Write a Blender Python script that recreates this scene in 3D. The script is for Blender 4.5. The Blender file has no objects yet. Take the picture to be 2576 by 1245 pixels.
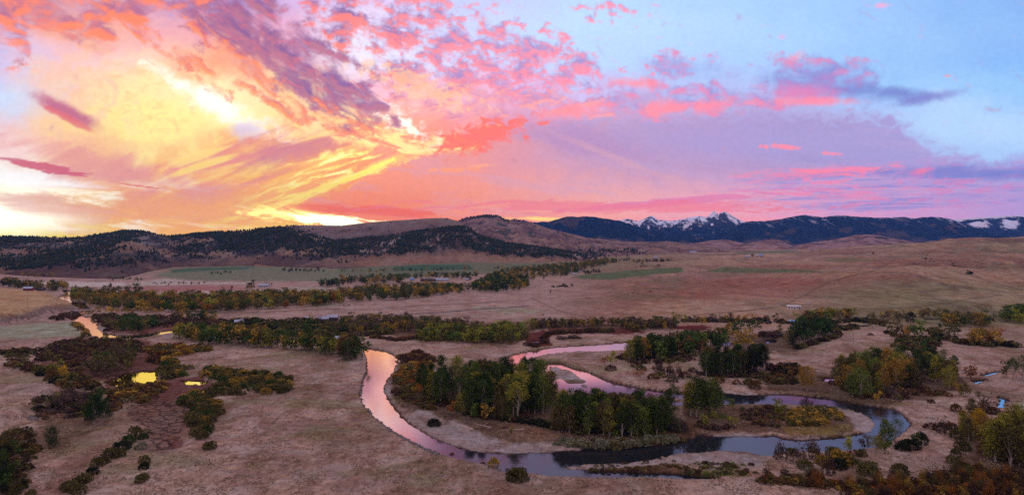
import bpy, math, random
import numpy as np
from mathutils import Vector
R = math.radians
sc = bpy.context.scene
COL = sc.collection
CAM_H = 90.0          # the drone's height above the valley floor (m)
FOC = 1717.0          # focal length in units of the 2576 px wide photograph
HX, HY = 1288.0, 600.0  # where the horizon and the view axis sit in it

def s2l(h):
    if isinstance(h, str):
        c = [int(h[i:i+2], 16)/255 for i in (0, 2, 4)]
    else:
        c = list(h)
    return tuple(x/12.92 if x <= .04045 else ((x+.055)/1.055)**2.4 for x in c)

# ------------------------------------------------------------------ camera
cam_d = bpy.data.cameras.new('camera'); cam = bpy.data.objects.new('camera', cam_d); COL.objects.link(cam)
cam.location = (0, 0, CAM_H); cam.rotation_euler = (R(90), 0, 0)
cam_d.sensor_width = 36; cam_d.lens = 36*FOC/2576; cam_d.shift_y = -22.5/2576
cam_d.clip_start = 1; cam_d.clip_end = 60000
sc.camera = cam
sc.view_settings.view_transform = 'Standard'; sc.view_settings.look = 'None'
sc.view_settings.exposure = 0.0; sc.view_settings.gamma = 1
try: sc.view_settings.use_curve_mapping = False
except Exception: pass
sc.render.engine = 'CYCLES'
sc.cycles.max_bounces = 6; sc.cycles.diffuse_bounces = 2; sc.cycles.glossy_bounces = 3
sc.cycles.transmission_bounces = 2; sc.cycles.volume_bounces = 1; sc.cycles.transparent_max_bounces = 8
sc.cycles.use_denoising = False; sc.cycles.sample_clamp_indirect = 4

# ------------------------------------------------------------------ node helper
class NT:
    def __init__(s, tree): s.t = tree
    def n(s, typ, **kw):
        x = s.t.nodes.new(typ)
        for k, v in kw.items(): setattr(x, k, v)
        return x
    def put(s, sock, v):
        if hasattr(v, 'is_output') or hasattr(v, 'links'): s.t.links.new(v, sock)
        else: sock.default_value = v
    def m(s, op, a, b=None, c=None, clamp=False):
        x = s.n('ShaderNodeMath', operation=op, use_clamp=clamp)
        for i, v in enumerate((a, b, c)):
            if v is not None: s.put(x.inputs[i], v)
        return x.outputs[0]
    def comb(s, x, y, z=0.0):
        c = s.n('ShaderNodeCombineXYZ')
        for i, v in enumerate((x, y, z)): s.put(c.inputs[i], v)
        return c.outputs[0]
    def vm(s, op, a, b=None, scale=None):
        x = s.n('ShaderNodeVectorMath', operation=op); s.put(x.inputs[0], a)
        if b is not None: s.put(x.inputs[1], b)
        if scale is not None: s.put(x.inputs[3], scale)
        return x.outputs[0]
    def maps(s, v, loc=(0,0,0), rot=0, scl=(1,1,1)):
        # texture-type mapping: the result is 1 long at the given half sizes
        x = s.n('ShaderNodeMapping', vector_type='TEXTURE'); s.put(x.inputs[0], v)
        x.inputs[1].default_value = loc; x.inputs[2].default_value = (0, 0, rot); x.inputs[3].default_value = scl
        return x.outputs[0]
    def noise(s, v, scale=1, detail=4, rough=.55, dist=0.0, dims='2D', w=None):
        x = s.n('ShaderNodeTexNoise', noise_dimensions=dims)
        s.put(x.inputs['Vector'], v); x.inputs['Scale'].default_value = scale; x.inputs['Detail'].default_value = detail
        x.inputs['Roughness'].default_value = rough; x.inputs['Distortion'].default_value = dist
        return x.outputs[0]
    def sstep(s, v, a, b, lo=0.0, hi=1.0):
        x = s.n('ShaderNodeMapRange', interpolation_type='SMOOTHSTEP', clamp=False)
        s.put(x.inputs[0], v)
        for i, q in enumerate((a, b, lo, hi)): s.put(x.inputs[1+i], q)
        return x.outputs[0]
    def lin(s, v, a, b, lo=0.0, hi=1.0):
        x = s.n('ShaderNodeMapRange', interpolation_type='SMOOTHSTEP', clamp=False); s.put(x.inputs[0], v)
        for i, q in enumerate((a, b, lo, hi)): s.put(x.inputs[1+i], q)
        return x.outputs[0]
    def mix(s, f, a, b, blend='MIX'):
        x = s.n('ShaderNodeMix', data_type='RGBA', blend_type=blend)
        s.put(x.inputs[0], f)
        for i, q in ((6, a), (7, b)):
            if isinstance(q, str): q = s2l(q)
            if isinstance(q, tuple) and len(q) == 3: q = q+(1,)
            s.put(x.inputs[i], q)
        return x.outputs[2]
    def ramp(s, f, stops, interp='LINEAR'):
        x = s.n('ShaderNodeValToRGB'); s.put(x.inputs[0], f); cr = x.color_ramp; cr.interpolation = interp
        for i, (p, c) in enumerate(stops):
            if isinstance(c, str): c = s2l(c)
            e = cr.elements[i] if i < 2 else cr.elements.new(p)
            e.position = p; e.color = tuple(c)+(1,)
        return x.outputs[0]
# ------------------------------------------------------------------ numpy noise
def _hash(ix, iy, seed):
    h = (ix.astype(np.int64)*374761393 + iy.astype(np.int64)*668265263 + seed*1442695041) & 0xffffffff
    h = ((h ^ (h >> 13))*1274126177) & 0xffffffff
    return (h ^ (h >> 16)) & 0xffffffff
def perlin(x, y, seed=0):
    ix = np.floor(x); iy = np.floor(y); fx = x-ix; fy = y-iy
    u = fx*fx*fx*(fx*(fx*6-15)+10); v = fy*fy*fy*(fy*(fy*6-15)+10)
    def g(a, b):
        h = (_hash(ix+a, iy+b, seed) & 1023).astype(np.int32)
        return _GC[h]*(fx-a) + _GS[h]*(fy-b)
    n0 = g(0, 0)*(1-u) + g(1, 0)*u; n1 = g(0, 1)*(1-u) + g(1, 1)*u
    return (n0*(1-v) + n1*v)*1.5
_A = np.arange(1024)*(2*math.pi/1024); _GC = np.cos(_A).astype(np.float32); _GS = np.sin(_A).astype(np.float32)
def fbm(x, y, octaves=5, rough=.55, seed=0, dist=0.0):
    """fractal noise around .5"""
    if dist:
        x, y = x + dist*perlin(x+13.5, y+2.1, seed+91), y + dist*perlin(x-7.3, y+5.7, seed+92)
    t = 0; a = 1; n = 0
    for o in range(octaves):
        t = t + a*perlin(x, y, seed+o); n += a; a *= rough; x = x*2.03+11.7; y = y*2.03-5.3
    return t/n*.62 + .5
def sst(v, a, b):
    t = np.clip((v-a)/(b-a), 0, 1); return t*t*(3-2*t)

SKY_ROWS = [(6.0, 'c88890 d8a0b0 c898b8 b898c8 d0b0dc e0c8ee c8c8f0 c0ccf2 b8d4f6 b0d2f7 a6cef5 9ec8f2 94c0ef 8ab8ec 84b2e8'),
            (5.25,'d8a8c0 f0a890 f0b0b0 e8a0b0 e0b0d0 ece0f8 d0d0f5 c4d4f7 bcd8f8 b4d6f8 acd2f7 a2ccf4 9ac6f2 90beee 8ab8ec'),
            (4.5, 'c8c0e8 f0c0c8 fbd0b8 f8a880 d890a0 f0e8fa dcd8fa c8d0f8 b8d4f8 b0d0f8 a8cef5 9ec8f2 96c4f1 8cbcee 86b8ee'),
            (3.75,'c8d0f0 f8c8a8 ffe4a8 ffefb4 ffc890 f0c0d0 f8b8c8 e0b8e0 c8c0ec b8bce8 b0c0ec a6c4f0 9ecaf4 98c8f2 92c4f0'),
            (3.0, 'f0c0c0 fbd090 ffe880 fff2a8 ffe8a8 f8b890 ff9a90 e8a0b8 c8a4cc b8a2cc b0a4d0 b0acd8 a8c0ec b0d4f5 a8d0f4'),
            (2.25,'f8dcd8 f4b898 f8c880 f8b870 f09878 f8a870 f09880 e090a0 c898b8 b898c0 b49cc8 aca0cc a0a8d8 a8c8f0 a8d0f5'),
            (1.5, 'fff0d8 fcc890 f49c70 f8b058 fbb850 ff9a50 f89070 f09088 e090a0 c898b0 c0a0c8 b0a0cc a49cd0 989cd4 a4b8e8'),
            (.9,  'ffffd0 ffdc88 fba860 ffac50 ffb844 ff8a48 ff8c58 ff9470 ffa090 f8a8a8 eca8b8 d8a0c8 c49cd0 b498d0 b098d8'),
            (.45, 'ffffa8 ffe070 ffb850 ffb040 ffc840 ff8040 ff8050 ff8c60 ff9c80 ff9c90 ff9a9a f898b0 e89cc0 d89cc8 c8a0d0'),
            (.0,  'fff040 ffd828 ffbc30 ffb428 ffd040 ff8838 ff7840 ff8850 ff9470 ff9880 f89a9a f098a8 e09cc0 d89cc8 c8a0d0')]

# ------------------------------------------------------------------ sky: sunset clouds as a function of direction
def sky_rgb(X, Y):
    """linear rgb; X grows to the right (0..25.76), Y up from the horizon: hundreds of units of the tangent plane"""
    X = X.astype(np.float32); Y = Y.astype(np.float32)
    def rot(deg, sx, sy, off=(0, 0)):
        c, s = math.cos(R(deg)), math.sin(R(deg)); x = X-off[0]; y = Y-off[1]
        return (x*c+y*s)/sx, (-x*s+y*c)/sy
    def nz(p, sc_=1, oc=5, rough=.6, dist=0., seed=0): return fbm(p[0]*sc_, p[1]*sc_, oc, rough, seed, dist)
    H = lambda h: np.array(s2l(h) if isinstance(h, str) else h, np.float32)
    def ramp(f, stops):
        xs = [q[0] for q in stops]; cs = np.array([H(q[1]) for q in stops])
        return np.stack([np.interp(f, xs, cs[:, k]) for k in range(3)], -1).astype(np.float32)
    wx = (fbm(X*.55, Y*.55, 5, .6, 5)-.5)*2.4; wy = (fbm(X*.5, Y*.7, 5, .6, 6)-.5)*1.3
    yf = .25+.75*sst(Y, .2, 2.0)
    Xw = X+wx; Yw = Y+wy*yf
    rows = SKY_ROWS[::-1]
    tabs = [ramp(Xw/25.76, [(k/14, c) for k, c in enumerate(r[1].split())]) for r in rows]
    ys = [r[0] for r in rows]
    col = tabs[0].copy()
    for i in range(1, len(rows)):
        t = sst(Yw, ys[i-1], ys[i])[:, None] if X.ndim == 1 else sst(Yw, ys[i-1], ys[i])[..., None]
        col = col*(1-t)+tabs[i]*t
    t = sst(Y, 6.3, 11)[..., None]; col = col*(1-t) + np.array((.68, .53, .66), np.float32)*t
    nA = fbm(X*1.3, Y*1.5, 7, .62, 11, .35)
    nB = fbm(X*2.6, Y*4.2, 6, .62, 12, .4)
    def blob(x, yv, a, b, r=0, warp=.5, lo=.0, hi=.45, nz=None):
        u, v = rot(r, a, b, (x, 6-yv))
        d = 1-np.sqrt(u*u+v*v) + ((nA if nz is None else nz)-.5)*warp*1.6
        return sst(d, lo, hi)
    def over(mask, c, k=1.0):
        nonlocal col
        c = H(c) if not isinstance(c, np.ndarray) else c
        m = (mask*k)[..., None]; col = col*(1-m)+c*m
    def puffs(p_scale, r, zones, thr, soft, shadow, lit, seed, oc=6, rough=.6, lk=4.0, step=.12, dist=.3, ridged=0., k=.9):
        u, v = rot(r, *p_scale); a = fbm(u, v, oc, rough, seed, dist)
        X2 = (X*math.cos(R(r))+(Y-step)*math.sin(R(r)))/p_scale[0]; Y2 = (-X*math.sin(R(r))+(Y-step)*math.cos(R(r)))/p_scale[1]
        b = fbm(X2, Y2, 4, .5, seed, dist); a3 = fbm(u, v, 4, .5, seed, dist)
        cov = zones[0]
        for z in zones[1:]: cov = np.maximum(cov, z)
        m = sst(a+(cov-1)*.45, thr, thr+soft)
        l = sst((a3-b)*lk*.75+.44+(a-.5)*.5, 0, 1)[..., None]
        over(m, shadow*(1-l)+lit*l, k)
        return m
    st = nz(rot(20, 2.4, .5), 1, 7, .6, .35, 21); st2 = nz(rot(-7, 3.0, .4), 1, 7, .62, .35, 22)
    yw = nz(rot(20, 1.1, .2), 1, 7, .6, .5, 23); hn = nz(rot(-5, 1.2, .16), 1, 6, .62, .7, 24)
    bars = nz(rot(1.5, 2.6, .17), 1, 7, .62, .6, 25); bars2 = nz(rot(1.5, 1.1, .13), 1, 7, .66, .7, 26)
    fine = fbm(X*3.2, Y*4.5, 6, .65, 27, .5)
    litx = ramp(X/25.76, [(0, 'fa7c60'), (.2, 'fa7454'), (.34, 'fa7c70'), (.42, 'fa8e98'), (.55, 'fb90a4'), (.75, 'f588aa'), (1, 'e088b4')])
    shx = ramp(X/25.76, [(0, 'b070a0'), (.2, '905e8c'), (.34, '84609a'), (.46, 'a488c0'), (.6, 'a48ec8'), (.75, '8088c8'), (1, '6c7cc0')])
    yv = 6-Y; ones = np.ones_like(shx)
    # streaky veils, bright yellow against salmon
    zone = blob(6.5, 4.3, 7.0, 2.0, 10, .3, hi=.8)
    over(zone*sst(st, .42, .7), 'ee8c74', .6); over(zone*sst(st, .55, .3), 'ffdc80', .6)
    z2 = blob(2.5, 5.2, 5.5, 1.0, 0, .3, hi=.7)
    over(z2*sst(st2, .45, .66), 'f4a67c', .85); over(z2*sst(st2, .5, .34), (1.1, 1.0, .74), .9)
    over(blob(.1, 4.5, 2.8, .5, -4, .9, lo=.05, hi=.8, nz=st2), 'fffaf4', .95)
    over(blob(0, 5.45, 2.8, .75, 0, .6, hi=.8, nz=st2), (1.1, 1.08, .8), .9)
    over(blob(3.0, 4.3, 3.2, .6, -14, 1.0, hi=.8, nz=st), 'e4968e', .8)
    over(blob(1.0, 5.05, 2.2, .35, -6, 1.2, hi=.8, nz=st2), 'eda088', .6)
    # fan of bright high cloud
    over(blob(3.7, 2.9, 3.2, 1.5, -24, .8, hi=1.3), 'ffee9c', .95)
    over(blob(4.0, 3.2, 2.0, .9, -10, .9, hi=1.0), 'ffeb90', .7)
    over(blob(5.6, 2.75, 1.9, .42, -27, .9, hi=.8), (1.15, 1.06, .9), .95)
    over(blob(5.0, 2.4, 2.0, .22, -32, 1.4, hi=1.0), (1.1, 1.02, .88), .8)
    over(sst(nB, .48, .75)*blob(3.2, 2.5, 3.4, 1.8, -25, .6, hi=.8), 'fcc08c', .6)
    over(sst(nA, .45, .7)*blob(1.6, 2.1, 2.6, 1.2, -15, .6, hi=.8), 'f8bcb0', .6)
    over(blob(.2, 2.6, 1.3, .8, -10, .6, hi=.9), 'ccdcf4', .7)
    over(blob(6.2, 3.25, .7, .36, 5, .9, hi=.9), 'd8c0dc', .8)
    over(blob(7.3, 3.85, 2.0, .6, 14, 1.0, hi=.8, nz=st), 'd0808c', .85)
    over(blob(5.2, 4.1, 1.8, .35, 8, 1.0, hi=.8, nz=st), 'e88f84', .8)
    over(blob(4.8, 3.95, .9, .14, 20, 1.4, hi=.6, nz=st), 'ffdc7c', .8); over(blob(5.0, 4.2, 1.2, .1, 18, 1.4, hi=.5, nz=st), 'ffdc70', .8)
    # orange glow filling the wedge, then bright wisps
    over(blob(8.0, 4.4, 2.6, .8, 20, .8, hi=.9), 'fba55c', .7)
    yw2 = nz(rot(17, .9, .13), 1, 6, .6, .5, 28)
    wedge = blob(8.3, 4.4, 2.6, .62, 21, .9, hi=.5)
    over(wedge*sst(yw2, .42, .66), 'ffdf68', .9); over(wedge*sst(yw2, .56, .76), 'fff3a8', .9)
    over(blob(9.4, 4.23, 1.2, .09, 24, .9, hi=.5), 'ffe86a', .95); over(blob(8.2, 4.72, 1.4, .08, 20, 1.2, hi=.5), 'ffe060', .9)
    w3 = blob(9.7, 3.45, 2.6, .55, -12, .9, hi=.5)
    yw3 = nz(rot(-12, .8, .17), 1, 6, .6, .45, 29)
    over(w3, 'f89c74', .7); over(w3*sst(yw3, .42, .66), 'ffd888', .9)
    over(blob(11.1, 3.76, 1.1, .06, 4, .9, hi=.5), 'ffe48c', .95); over(blob(10.8, 3.62, 1.0, .2, 10, 1.5, hi=.6, nz=yw3), 'ffd890', .9)
    w4 = blob(7.0, 5.15, 2.0, .42, 17, .9, hi=.5)
    over(w4*sst(yw2, .42, .66), 'ffe060', .9); over(blob(6.9, 5.2, 1.1, .09, 20, .9, hi=.5), 'ffec70', .95)
    over(blob(10.1, 3.1, 1.4, .34, -26, 1.6, nz=fine, hi=1.5), (1.06, .97, .86), .8)
    # the even salmon and mauve veil below and to the right of that edge
    yb = np.interp(X, [4.5, 6.2, 7.5, 8.8, 10.15, 10.6, 12.0, 12.5, 13.2, 15, 17, 18.5, 20, 22.5, 23.2, 24.0, 25.7], [5.75, 5.42, 5.1, 4.65, 4.05, 3.9, 3.74, 3.45, 3.05, 2.95, 2.9, 2.75, 2.7, 2.75, 3.4, 3.7, 4.05])
    soft = np.interp(X, [8, 11, 14, 20, 26], [.1, .08, .3, .5, .5])
    low = np.clip((yv-yb+(nB-.5)*np.interp(X, [8, 13, 20], [.5, .5, 1.2]))/soft, 0, 1); low = low*low*(3-2*low)*sst(yv, 5.75, 5.2)
    veil = ramp(X/25.76, [(.3, 'fb9864'), (.38, 'f8967c'), (.46, 'ee9890'), (.54, 'd29ab0'), (.64, 'b898bc'), (.78, 'a496c4'), (.9, 'a49cd0'), (1, '9ea4d8')])
    warm = ramp(X/25.76, [(.3, 'ff9050'), (.4, 'ff9668'), (.5, 'ffa284'), (.6, 'feb0a0'), (.7, 'f6b0b4'), (.82, 'e4a8c4'), (1, 'c0a0d0')])
    w_ = sst(yv + (nA-.5)*.6, 3.9, 5.3)[..., None]
    over(low, veil*(1-w_)+warm*w_, .93)
    over(low*sst(st2, .5, .66), 'c4a8cc', .22)
    over(blob(14.6, 3.5, 2.8, .6, -12, .45, hi=.8), 'b08cbc', .7)
    over(blob(17.5, 3.5, 3.8, .7, -6, .5, hi=.9), 'ac9ccc', .7)
    over(blob(20.8, 3.6, 4.2, .95, -8, .5, hi=.9), 'a69ed0', .7)
    over(blob(15.8, 4.1, 3.6, .14, -22, .5, hi=.9), 'dca4b0', .5)
    over(blob(25.2, 3.3, 2.6, .55, 0, .7, hi=1.0), 'b4d8f6', .7)
    over(blob(4.6, 5.25, 4.6, .75, 2, .5, hi=1.1)*(1-.6*sst(st2, .5, .36)), 'ffac48', .65)
    over(blob(9.5, 5.2, 3.4, .6, 3, .4, hi=1.1), 'ff8440', .6)
    # sun glow by the ridge
    over(blob(7.6, 5.48, 1.7, .26, -6, 1.8, nz=hn, lo=.05, hi=.9), (1.4, 1.0, .25), 1)
    over(blob(8.4, 5.56, 1.3, .17, -3, 1.2, nz=hn, hi=.5), (1.5, 1.35, .75), 1)
    over(blob(9.3, 5.32, 2.1, .16, -3, .9, nz=hn, hi=.5), 'f8683c', .85)
    over(blob(13.6, 5.5, 1.2, .05, -1, 1.2, nz=hn, hi=.8), (1.3, .8, .16), .9)
    # altocumulus
    z = [blob(10.0, .8, 4.2, 1.9, -24, .4, hi=.5), blob(12.7, 1.5, 4.8, 1.5, -16, .4, hi=.6)]
    puffs((.66, .42), -20, z, .335, .3, shx, litx, 53, 7, .62, k=.92, step=.14, dist=.15)
    z = [blob(12.0, 1.2, 6.2, 2.2, -14, .4, hi=.8), blob(15.3, .3, 2.8, .9, 0, .4, hi=1), blob(16.8, 1.7, 2.2, 1.3, 0, .4, hi=1)]
    puffs((.36, .25), -14, z, .42, .24, shx, litx, 59, 6, .6, step=.08, k=.9, dist=.1)
    z = [blob(12.5, 1.9, 5.0, 1.3, -14, .4, hi=.9)]
    puffs((.2, .13), -10, z, .43, .24, shx*.5+H('e890a8')*.5, litx, 57, 5, .58, step=.04, k=.7)
    # pink sheet under the puffs
    z = [blob(11.8, 2.55, 3.4, .85, -8, .6, hi=.6), blob(14.6, 2.6, 2.8, .55, -4, .8, hi=.6)]
    puffs((.5, .28), 8, z, .34, .34, shx*.5+H('e890a8')*.5, litx*.5+H('ffb8a0')*.5, 61, 6, .64, 3.5, .06, .3)
    over(blob(12.2, 3.4, 1.4, .4, 14, 1.4, nz=nB, hi=.45), 'fb7462', .9)
    over(blob(10.6, 2.2, 1.8, .35, -20, 1.8, nz=fine, hi=.5), 'ffc898', .6)
    # the great purple-red band
    z = [blob(5.7, .1, 3.8, 1.45, -38, .5, hi=.5), blob(7.5, 1.5, 3.3, 1.15, -37, .5, hi=.5), blob(8.7, 2.5, 1.9, .7, -27, .5, hi=.5)]
    puffs((.95, .46), -38, z, .25, .34, shx, H('b8748c')*np.ones_like(shx), 71, 7, .58, 3.5, .12, .3, k=.97)
    z = [blob(5.7, .1, 3.8, 1.45, -38, .5, hi=.5), blob(7.5, 1.5, 3.3, 1.15, -37, .5, hi=.5), blob(8.7, 2.5, 1.9, .7, -27, .5, hi=.5)]
    puffs((.42, .2), -40, z, .42, .34, H('7c5c90')*np.ones_like(shx), H('e0707c')*np.ones_like(shx), 72, 6, .55, 3.5, .06, .3, k=.5)
    z = [blob(3.5, .7, 1.9, .36, -42, .8, hi=.5), blob(6.0, 1.5, 3.4, .36, -39, .8, hi=.5), blob(8.3, 2.95, 2.2, .45, -20, .8, hi=.5), blob(5.0, 1.75, 1.7, .32, -44, .8, hi=.5), blob(7.0, 2.65, 1.9, .22, -30, .9, hi=.5)]
    puffs((.75, .27), -38, z, .36, .32, H('d86872')*np.ones_like(shx), H('ff9460')*np.ones_like(shx), 81, 7, .64, 4, .06, .25, k=.9)
    # top-left clouds
    z = [blob(1.5, .45, 2.6, .75, -12, .6, hi=.4), blob(.2, .8, 1.3, 1.1, -30, .6, hi=.5), blob(2.6, .0, 3.2, .7, 0, .5, hi=.4)]
    puffs((1.0, .5), -18, z, .3, .34, H('b06c8c')*np.ones_like(shx), H('ff8660')*np.ones_like(shx), 91, 6, .58, 4, .15, .3, k=.93)
    over(blob(1.65, 2.8, 1.3, .3, -27, .4, lo=.05, hi=.7), 'c06884', .95)
    over(blob(1.7, 2.98, 1.0, .12, -27, .5, lo=.05, hi=.5), 'e4706c', .7)
    over(blob(1.35, 4.28, 1.25, .13, -11, 1.0, lo=.05, hi=.3, nz=hn), 'd4626c', .95)
    over(blob(3.5, 4.68, .8, .03, -7, .5, lo=.05, hi=.5, nz=hn), 'e87868', .9)
    over(blob(.1, 4.0, .6, .04, -3, .5, lo=.05, hi=.4, nz=hn), 'd08088', .9)
    # the long cloud with a pink belly
    z = [blob(16.8, 2.5, 3.0, .62, 0, .6, hi=.5), blob(17.0, 1.7, 1.2, .7, 10, .7, hi=.7), blob(20.6, 1.7, 2.1, .6, -5, .8, hi=.7), blob(19.3, 2.4, 2.2, .5, 0, .6, hi=.6)]
    puffs((.75, .4), -4, z, .26, .42, shx*.8+H('a8a0d8')*.2, litx*.7+shx*.3, 101, 6, .6, 3.2, .14, .2, k=.9)
    over(blob(17.2, 1.7, 1.7, .5, -4, .6, hi=1.3), '98a4dc', .8); over(blob(20.6, 2.0, 2.2, .6, -4, .6, hi=1.2), '8c90d0', .8); over(blob(21.2, 2.25, 2.9, .42, -6, .6, hi=1.0), '7886c8', .95)
    over(blob(22.5, 2.32, 1.9, .26, -6, .5, hi=.9), '7688c8', .9); over(blob(23.4, 2.45, 1.1, .22, 10, .6, hi=.9), '8088c8', .9)
    over(blob(20.3, 2.3, 1.9, .42, 4, 1.0, hi=1.3), 'e284b0', .85)
    z = [blob(17.0, 2.72, 2.3, .32, 2, 1.1, hi=1.1), blob(20.4, 2.56, 1.9, .17, 1, .8, hi=1.0), blob(14.3, 2.8, 1.9, .28, 6, 1.2, hi=1.2), blob(16.0, 2.1, .9, .22, -4, 1.0, hi=1.2), blob(20.0, 1.45, .35, .22, 20, .9, hi=1.2)]
    for q in z: over(q, litx*.6+H('ff9a90')*.4, .9)
    # layered bars low on the right
    zr = blob(22.8, 4.72, 6.0, .85, 2, .35, lo=.03, hi=.6)
    m_ = sst(bars, .5, .7)[..., None]; over(zr*sst(bars, .36, .6), H('b098d0')*(1-m_)+H('848ccc')*m_, .85)
    over(zr*sst(bars2, .48, .64)*sst(X, 26, 20), 'f68ca8', .85); over(zr*sst(bars2, .52, .66)*sst(X, 20, 26), 'd884b8', .7)
    over(blob(24.6, 4.35, 3.6, .27, -1, .7, hi=.9), '7c82c6', .85)
    over(blob(20.6, 4.34, 2.3, .17, 3, 1.2, hi=.9, nz=bars2), 'fa88a0', .9)
    over(blob(23.2, 4.3, .4, .14, 12, .9, hi=1.1), 'fc7c98', .9)
    over(blob(17.6, 5.02, 3.6, .12, 5, 1.3, nz=bars, lo=.05, hi=.4), 'e884a8', .85)
    over(blob(15.5, 5.2, 6.4, .2, 0, 1.4, nz=bars2, lo=.05, hi=.5), 'f87c84', .7)
    over(blob(19.7, 3.7, .6, .08, -4, 1.6, nz=fine), 'f890a0', .9); over(blob(20.9, 3.87, .3, .05, -4, 1.2, nz=fine), 'f890a0', .8)
    over(blob(11.4, 4.27, .7, .06, 2, 1.8, nz=fine), 'ffa070', .8); over(blob(12.1, 4.17, .4, .04, 2, 1.5, nz=fine), 'ffa880', .8)
    over(blob(22.15, .15, .3, .11, 0, 1.0, hi=1.2, nz=fine), 'f0a8cc', .8); over(blob(19.7, .95, .2, .12, 0, 1.0, hi=1.2, nz=fine), 'f49cc0', .8)
    # the sun behind the ridge makes the high sheet above it far brighter than the rest of the sky
    hdr = 1.7*blob(9.3, 3.4, 2.8, 1.4, 10, .3, hi=1.2)*np.clip((col.mean(-1)-.45)*2, 0, 1) + 1.0*blob(7.8, 5.4, 2.6, .7, 0, .2, hi=1.0)*np.clip((col.mean(-1)-.5)*2, 0, 1) + .8*blob(0, 5.3, 3.6, 1.1, 0, .2, hi=1.0)*np.clip((col.mean(-1)-.55)*2, 0, 1)
    col = col*(1+.75*hdr[..., None])
    rt = sst(X, 14, 18)[..., None]; col = col*(1+rt*np.array([.03, -.03, 0], np.float32))
    g = fbm(X*7, Y*9, 4, .6, 31)
    return np.maximum(col*(.94+.12*g)[..., None], 0)
#END_NP
rng = np.random.default_rng(7)
random.seed(7)
OFF = {1: (0, 622.5, 3), 2: (858.7, 622.5, 3), 3: (1717.3, 622.5, 3), 4: (0, 933.8, 3), 5: (858.7, 933.8, 3), 6: (1717.3, 933.8, 3),
       7: (1288, 805, 4), 8: (1932, 805, 4), 9: (0, 832, 4), 0: (0, 0, 1),
       11: (0, 523.3, 3), 12: (858.7, 523.3, 3), 13: (1717.3, 523.3, 3)}
def C(k, pts):
    """survey points read off sheet k, as bearings/depressions in units of the focal length grid"""
    ox, oy, s = OFF[k]
    return [(ox+p[0]/s, oy+p[1]/s)+tuple(p[2:]) for p in pts]
def to_world(x, y, z=0.0):
    Y = (CAM_H-z)*FOC/(y-HY)
    return (x-HX)/FOC*Y, Y

# ------------------------------------------------------------------ mesh helpers
def np_mesh(name, V, F, smooth=False):
    me = bpy.data.meshes.new(name); V = np.asarray(V, np.float32); F = np.asarray(F, np.int32)
    me.vertices.add(len(V)); me.vertices.foreach_set('co', V.ravel())
    k = F.shape[1]; me.loops.add(F.size); me.loops.foreach_set('vertex_index', F.ravel())
    me.polygons.add(len(F)); me.polygons.foreach_set('loop_start', np.arange(0, F.size, k, dtype=np.int32))
    if smooth: me.polygons.foreach_set('use_smooth', np.ones(len(F), bool))
    me.update(calc_edges=True); return me
def set_col(me, cols, name='Col'):
    a = me.color_attributes.new(name, 'FLOAT_COLOR', 'POINT')
    c = np.ones((len(cols), 4), np.float32); c[:, :3] = cols; a.data.foreach_set('color', c.ravel())
def set_f(me, v, name):
    a = me.attributes.new(name, 'FLOAT', 'POINT'); a.data.foreach_set('value', np.asarray(v, np.float32).ravel())
def link(name, me, mat=None, parent=None, **props):
    o = bpy.data.objects.new(name, me); COL.objects.link(o)
    if mat is not None: me.materials.append(mat) if not me.materials else None
    if parent is not None: o.parent = parent
    for k, v in props.items(): o[k] = v
    return o
def grid_faces(nr, nc):
    i = np.arange(nr*nc).reshape(nr, nc)
    return np.stack([i[:-1, :-1], i[:-1, 1:], i[1:, 1:], i[1:, :-1]], -1).reshape(-1, 4)
def sdf_poly(px, py, poly):
    """signed distance, positive inside"""
    P = np.asarray(poly, np.float64)[:, :2]; n = len(P); d = np.full(px.shape, 1e18); ins = np.zeros(px.shape, bool)
    for i in range(n):
        a = P[i]; b = P[(i+1) % n]; ex, ey = b-a; wx = px-a[0]; wy = py-a[1]
        t = np.clip((wx*ex+wy*ey)/max(ex*ex+ey*ey, 1e-12), 0, 1)
        d = np.minimum(d, (wx-t*ex)**2+(wy-t*ey)**2)
        c = (a[1] > py) != (b[1] > py)
        if ey != 0: ins ^= c & (px < (b[0]-a[0])*(py-a[1])/ey + a[0])
    return np.where(ins, 1, -1)*np.sqrt(d)
def sdf_line(px, py, pts):
    P = np.asarray(pts, np.float64)[:, :2]; d = np.full(px.shape, 1e18)
    for i in range(len(P)-1):
        a = P[i]; ex, ey = P[i+1]-a; wx = px-a[0]; wy = py-a[1]
        t = np.clip((wx*ex+wy*ey)/max(ex*ex+ey*ey, 1e-12), 0, 1)
        d = np.minimum(d, (wx-t*ex)**2+(wy-t*ey)**2)
    return np.sqrt(d)

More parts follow.
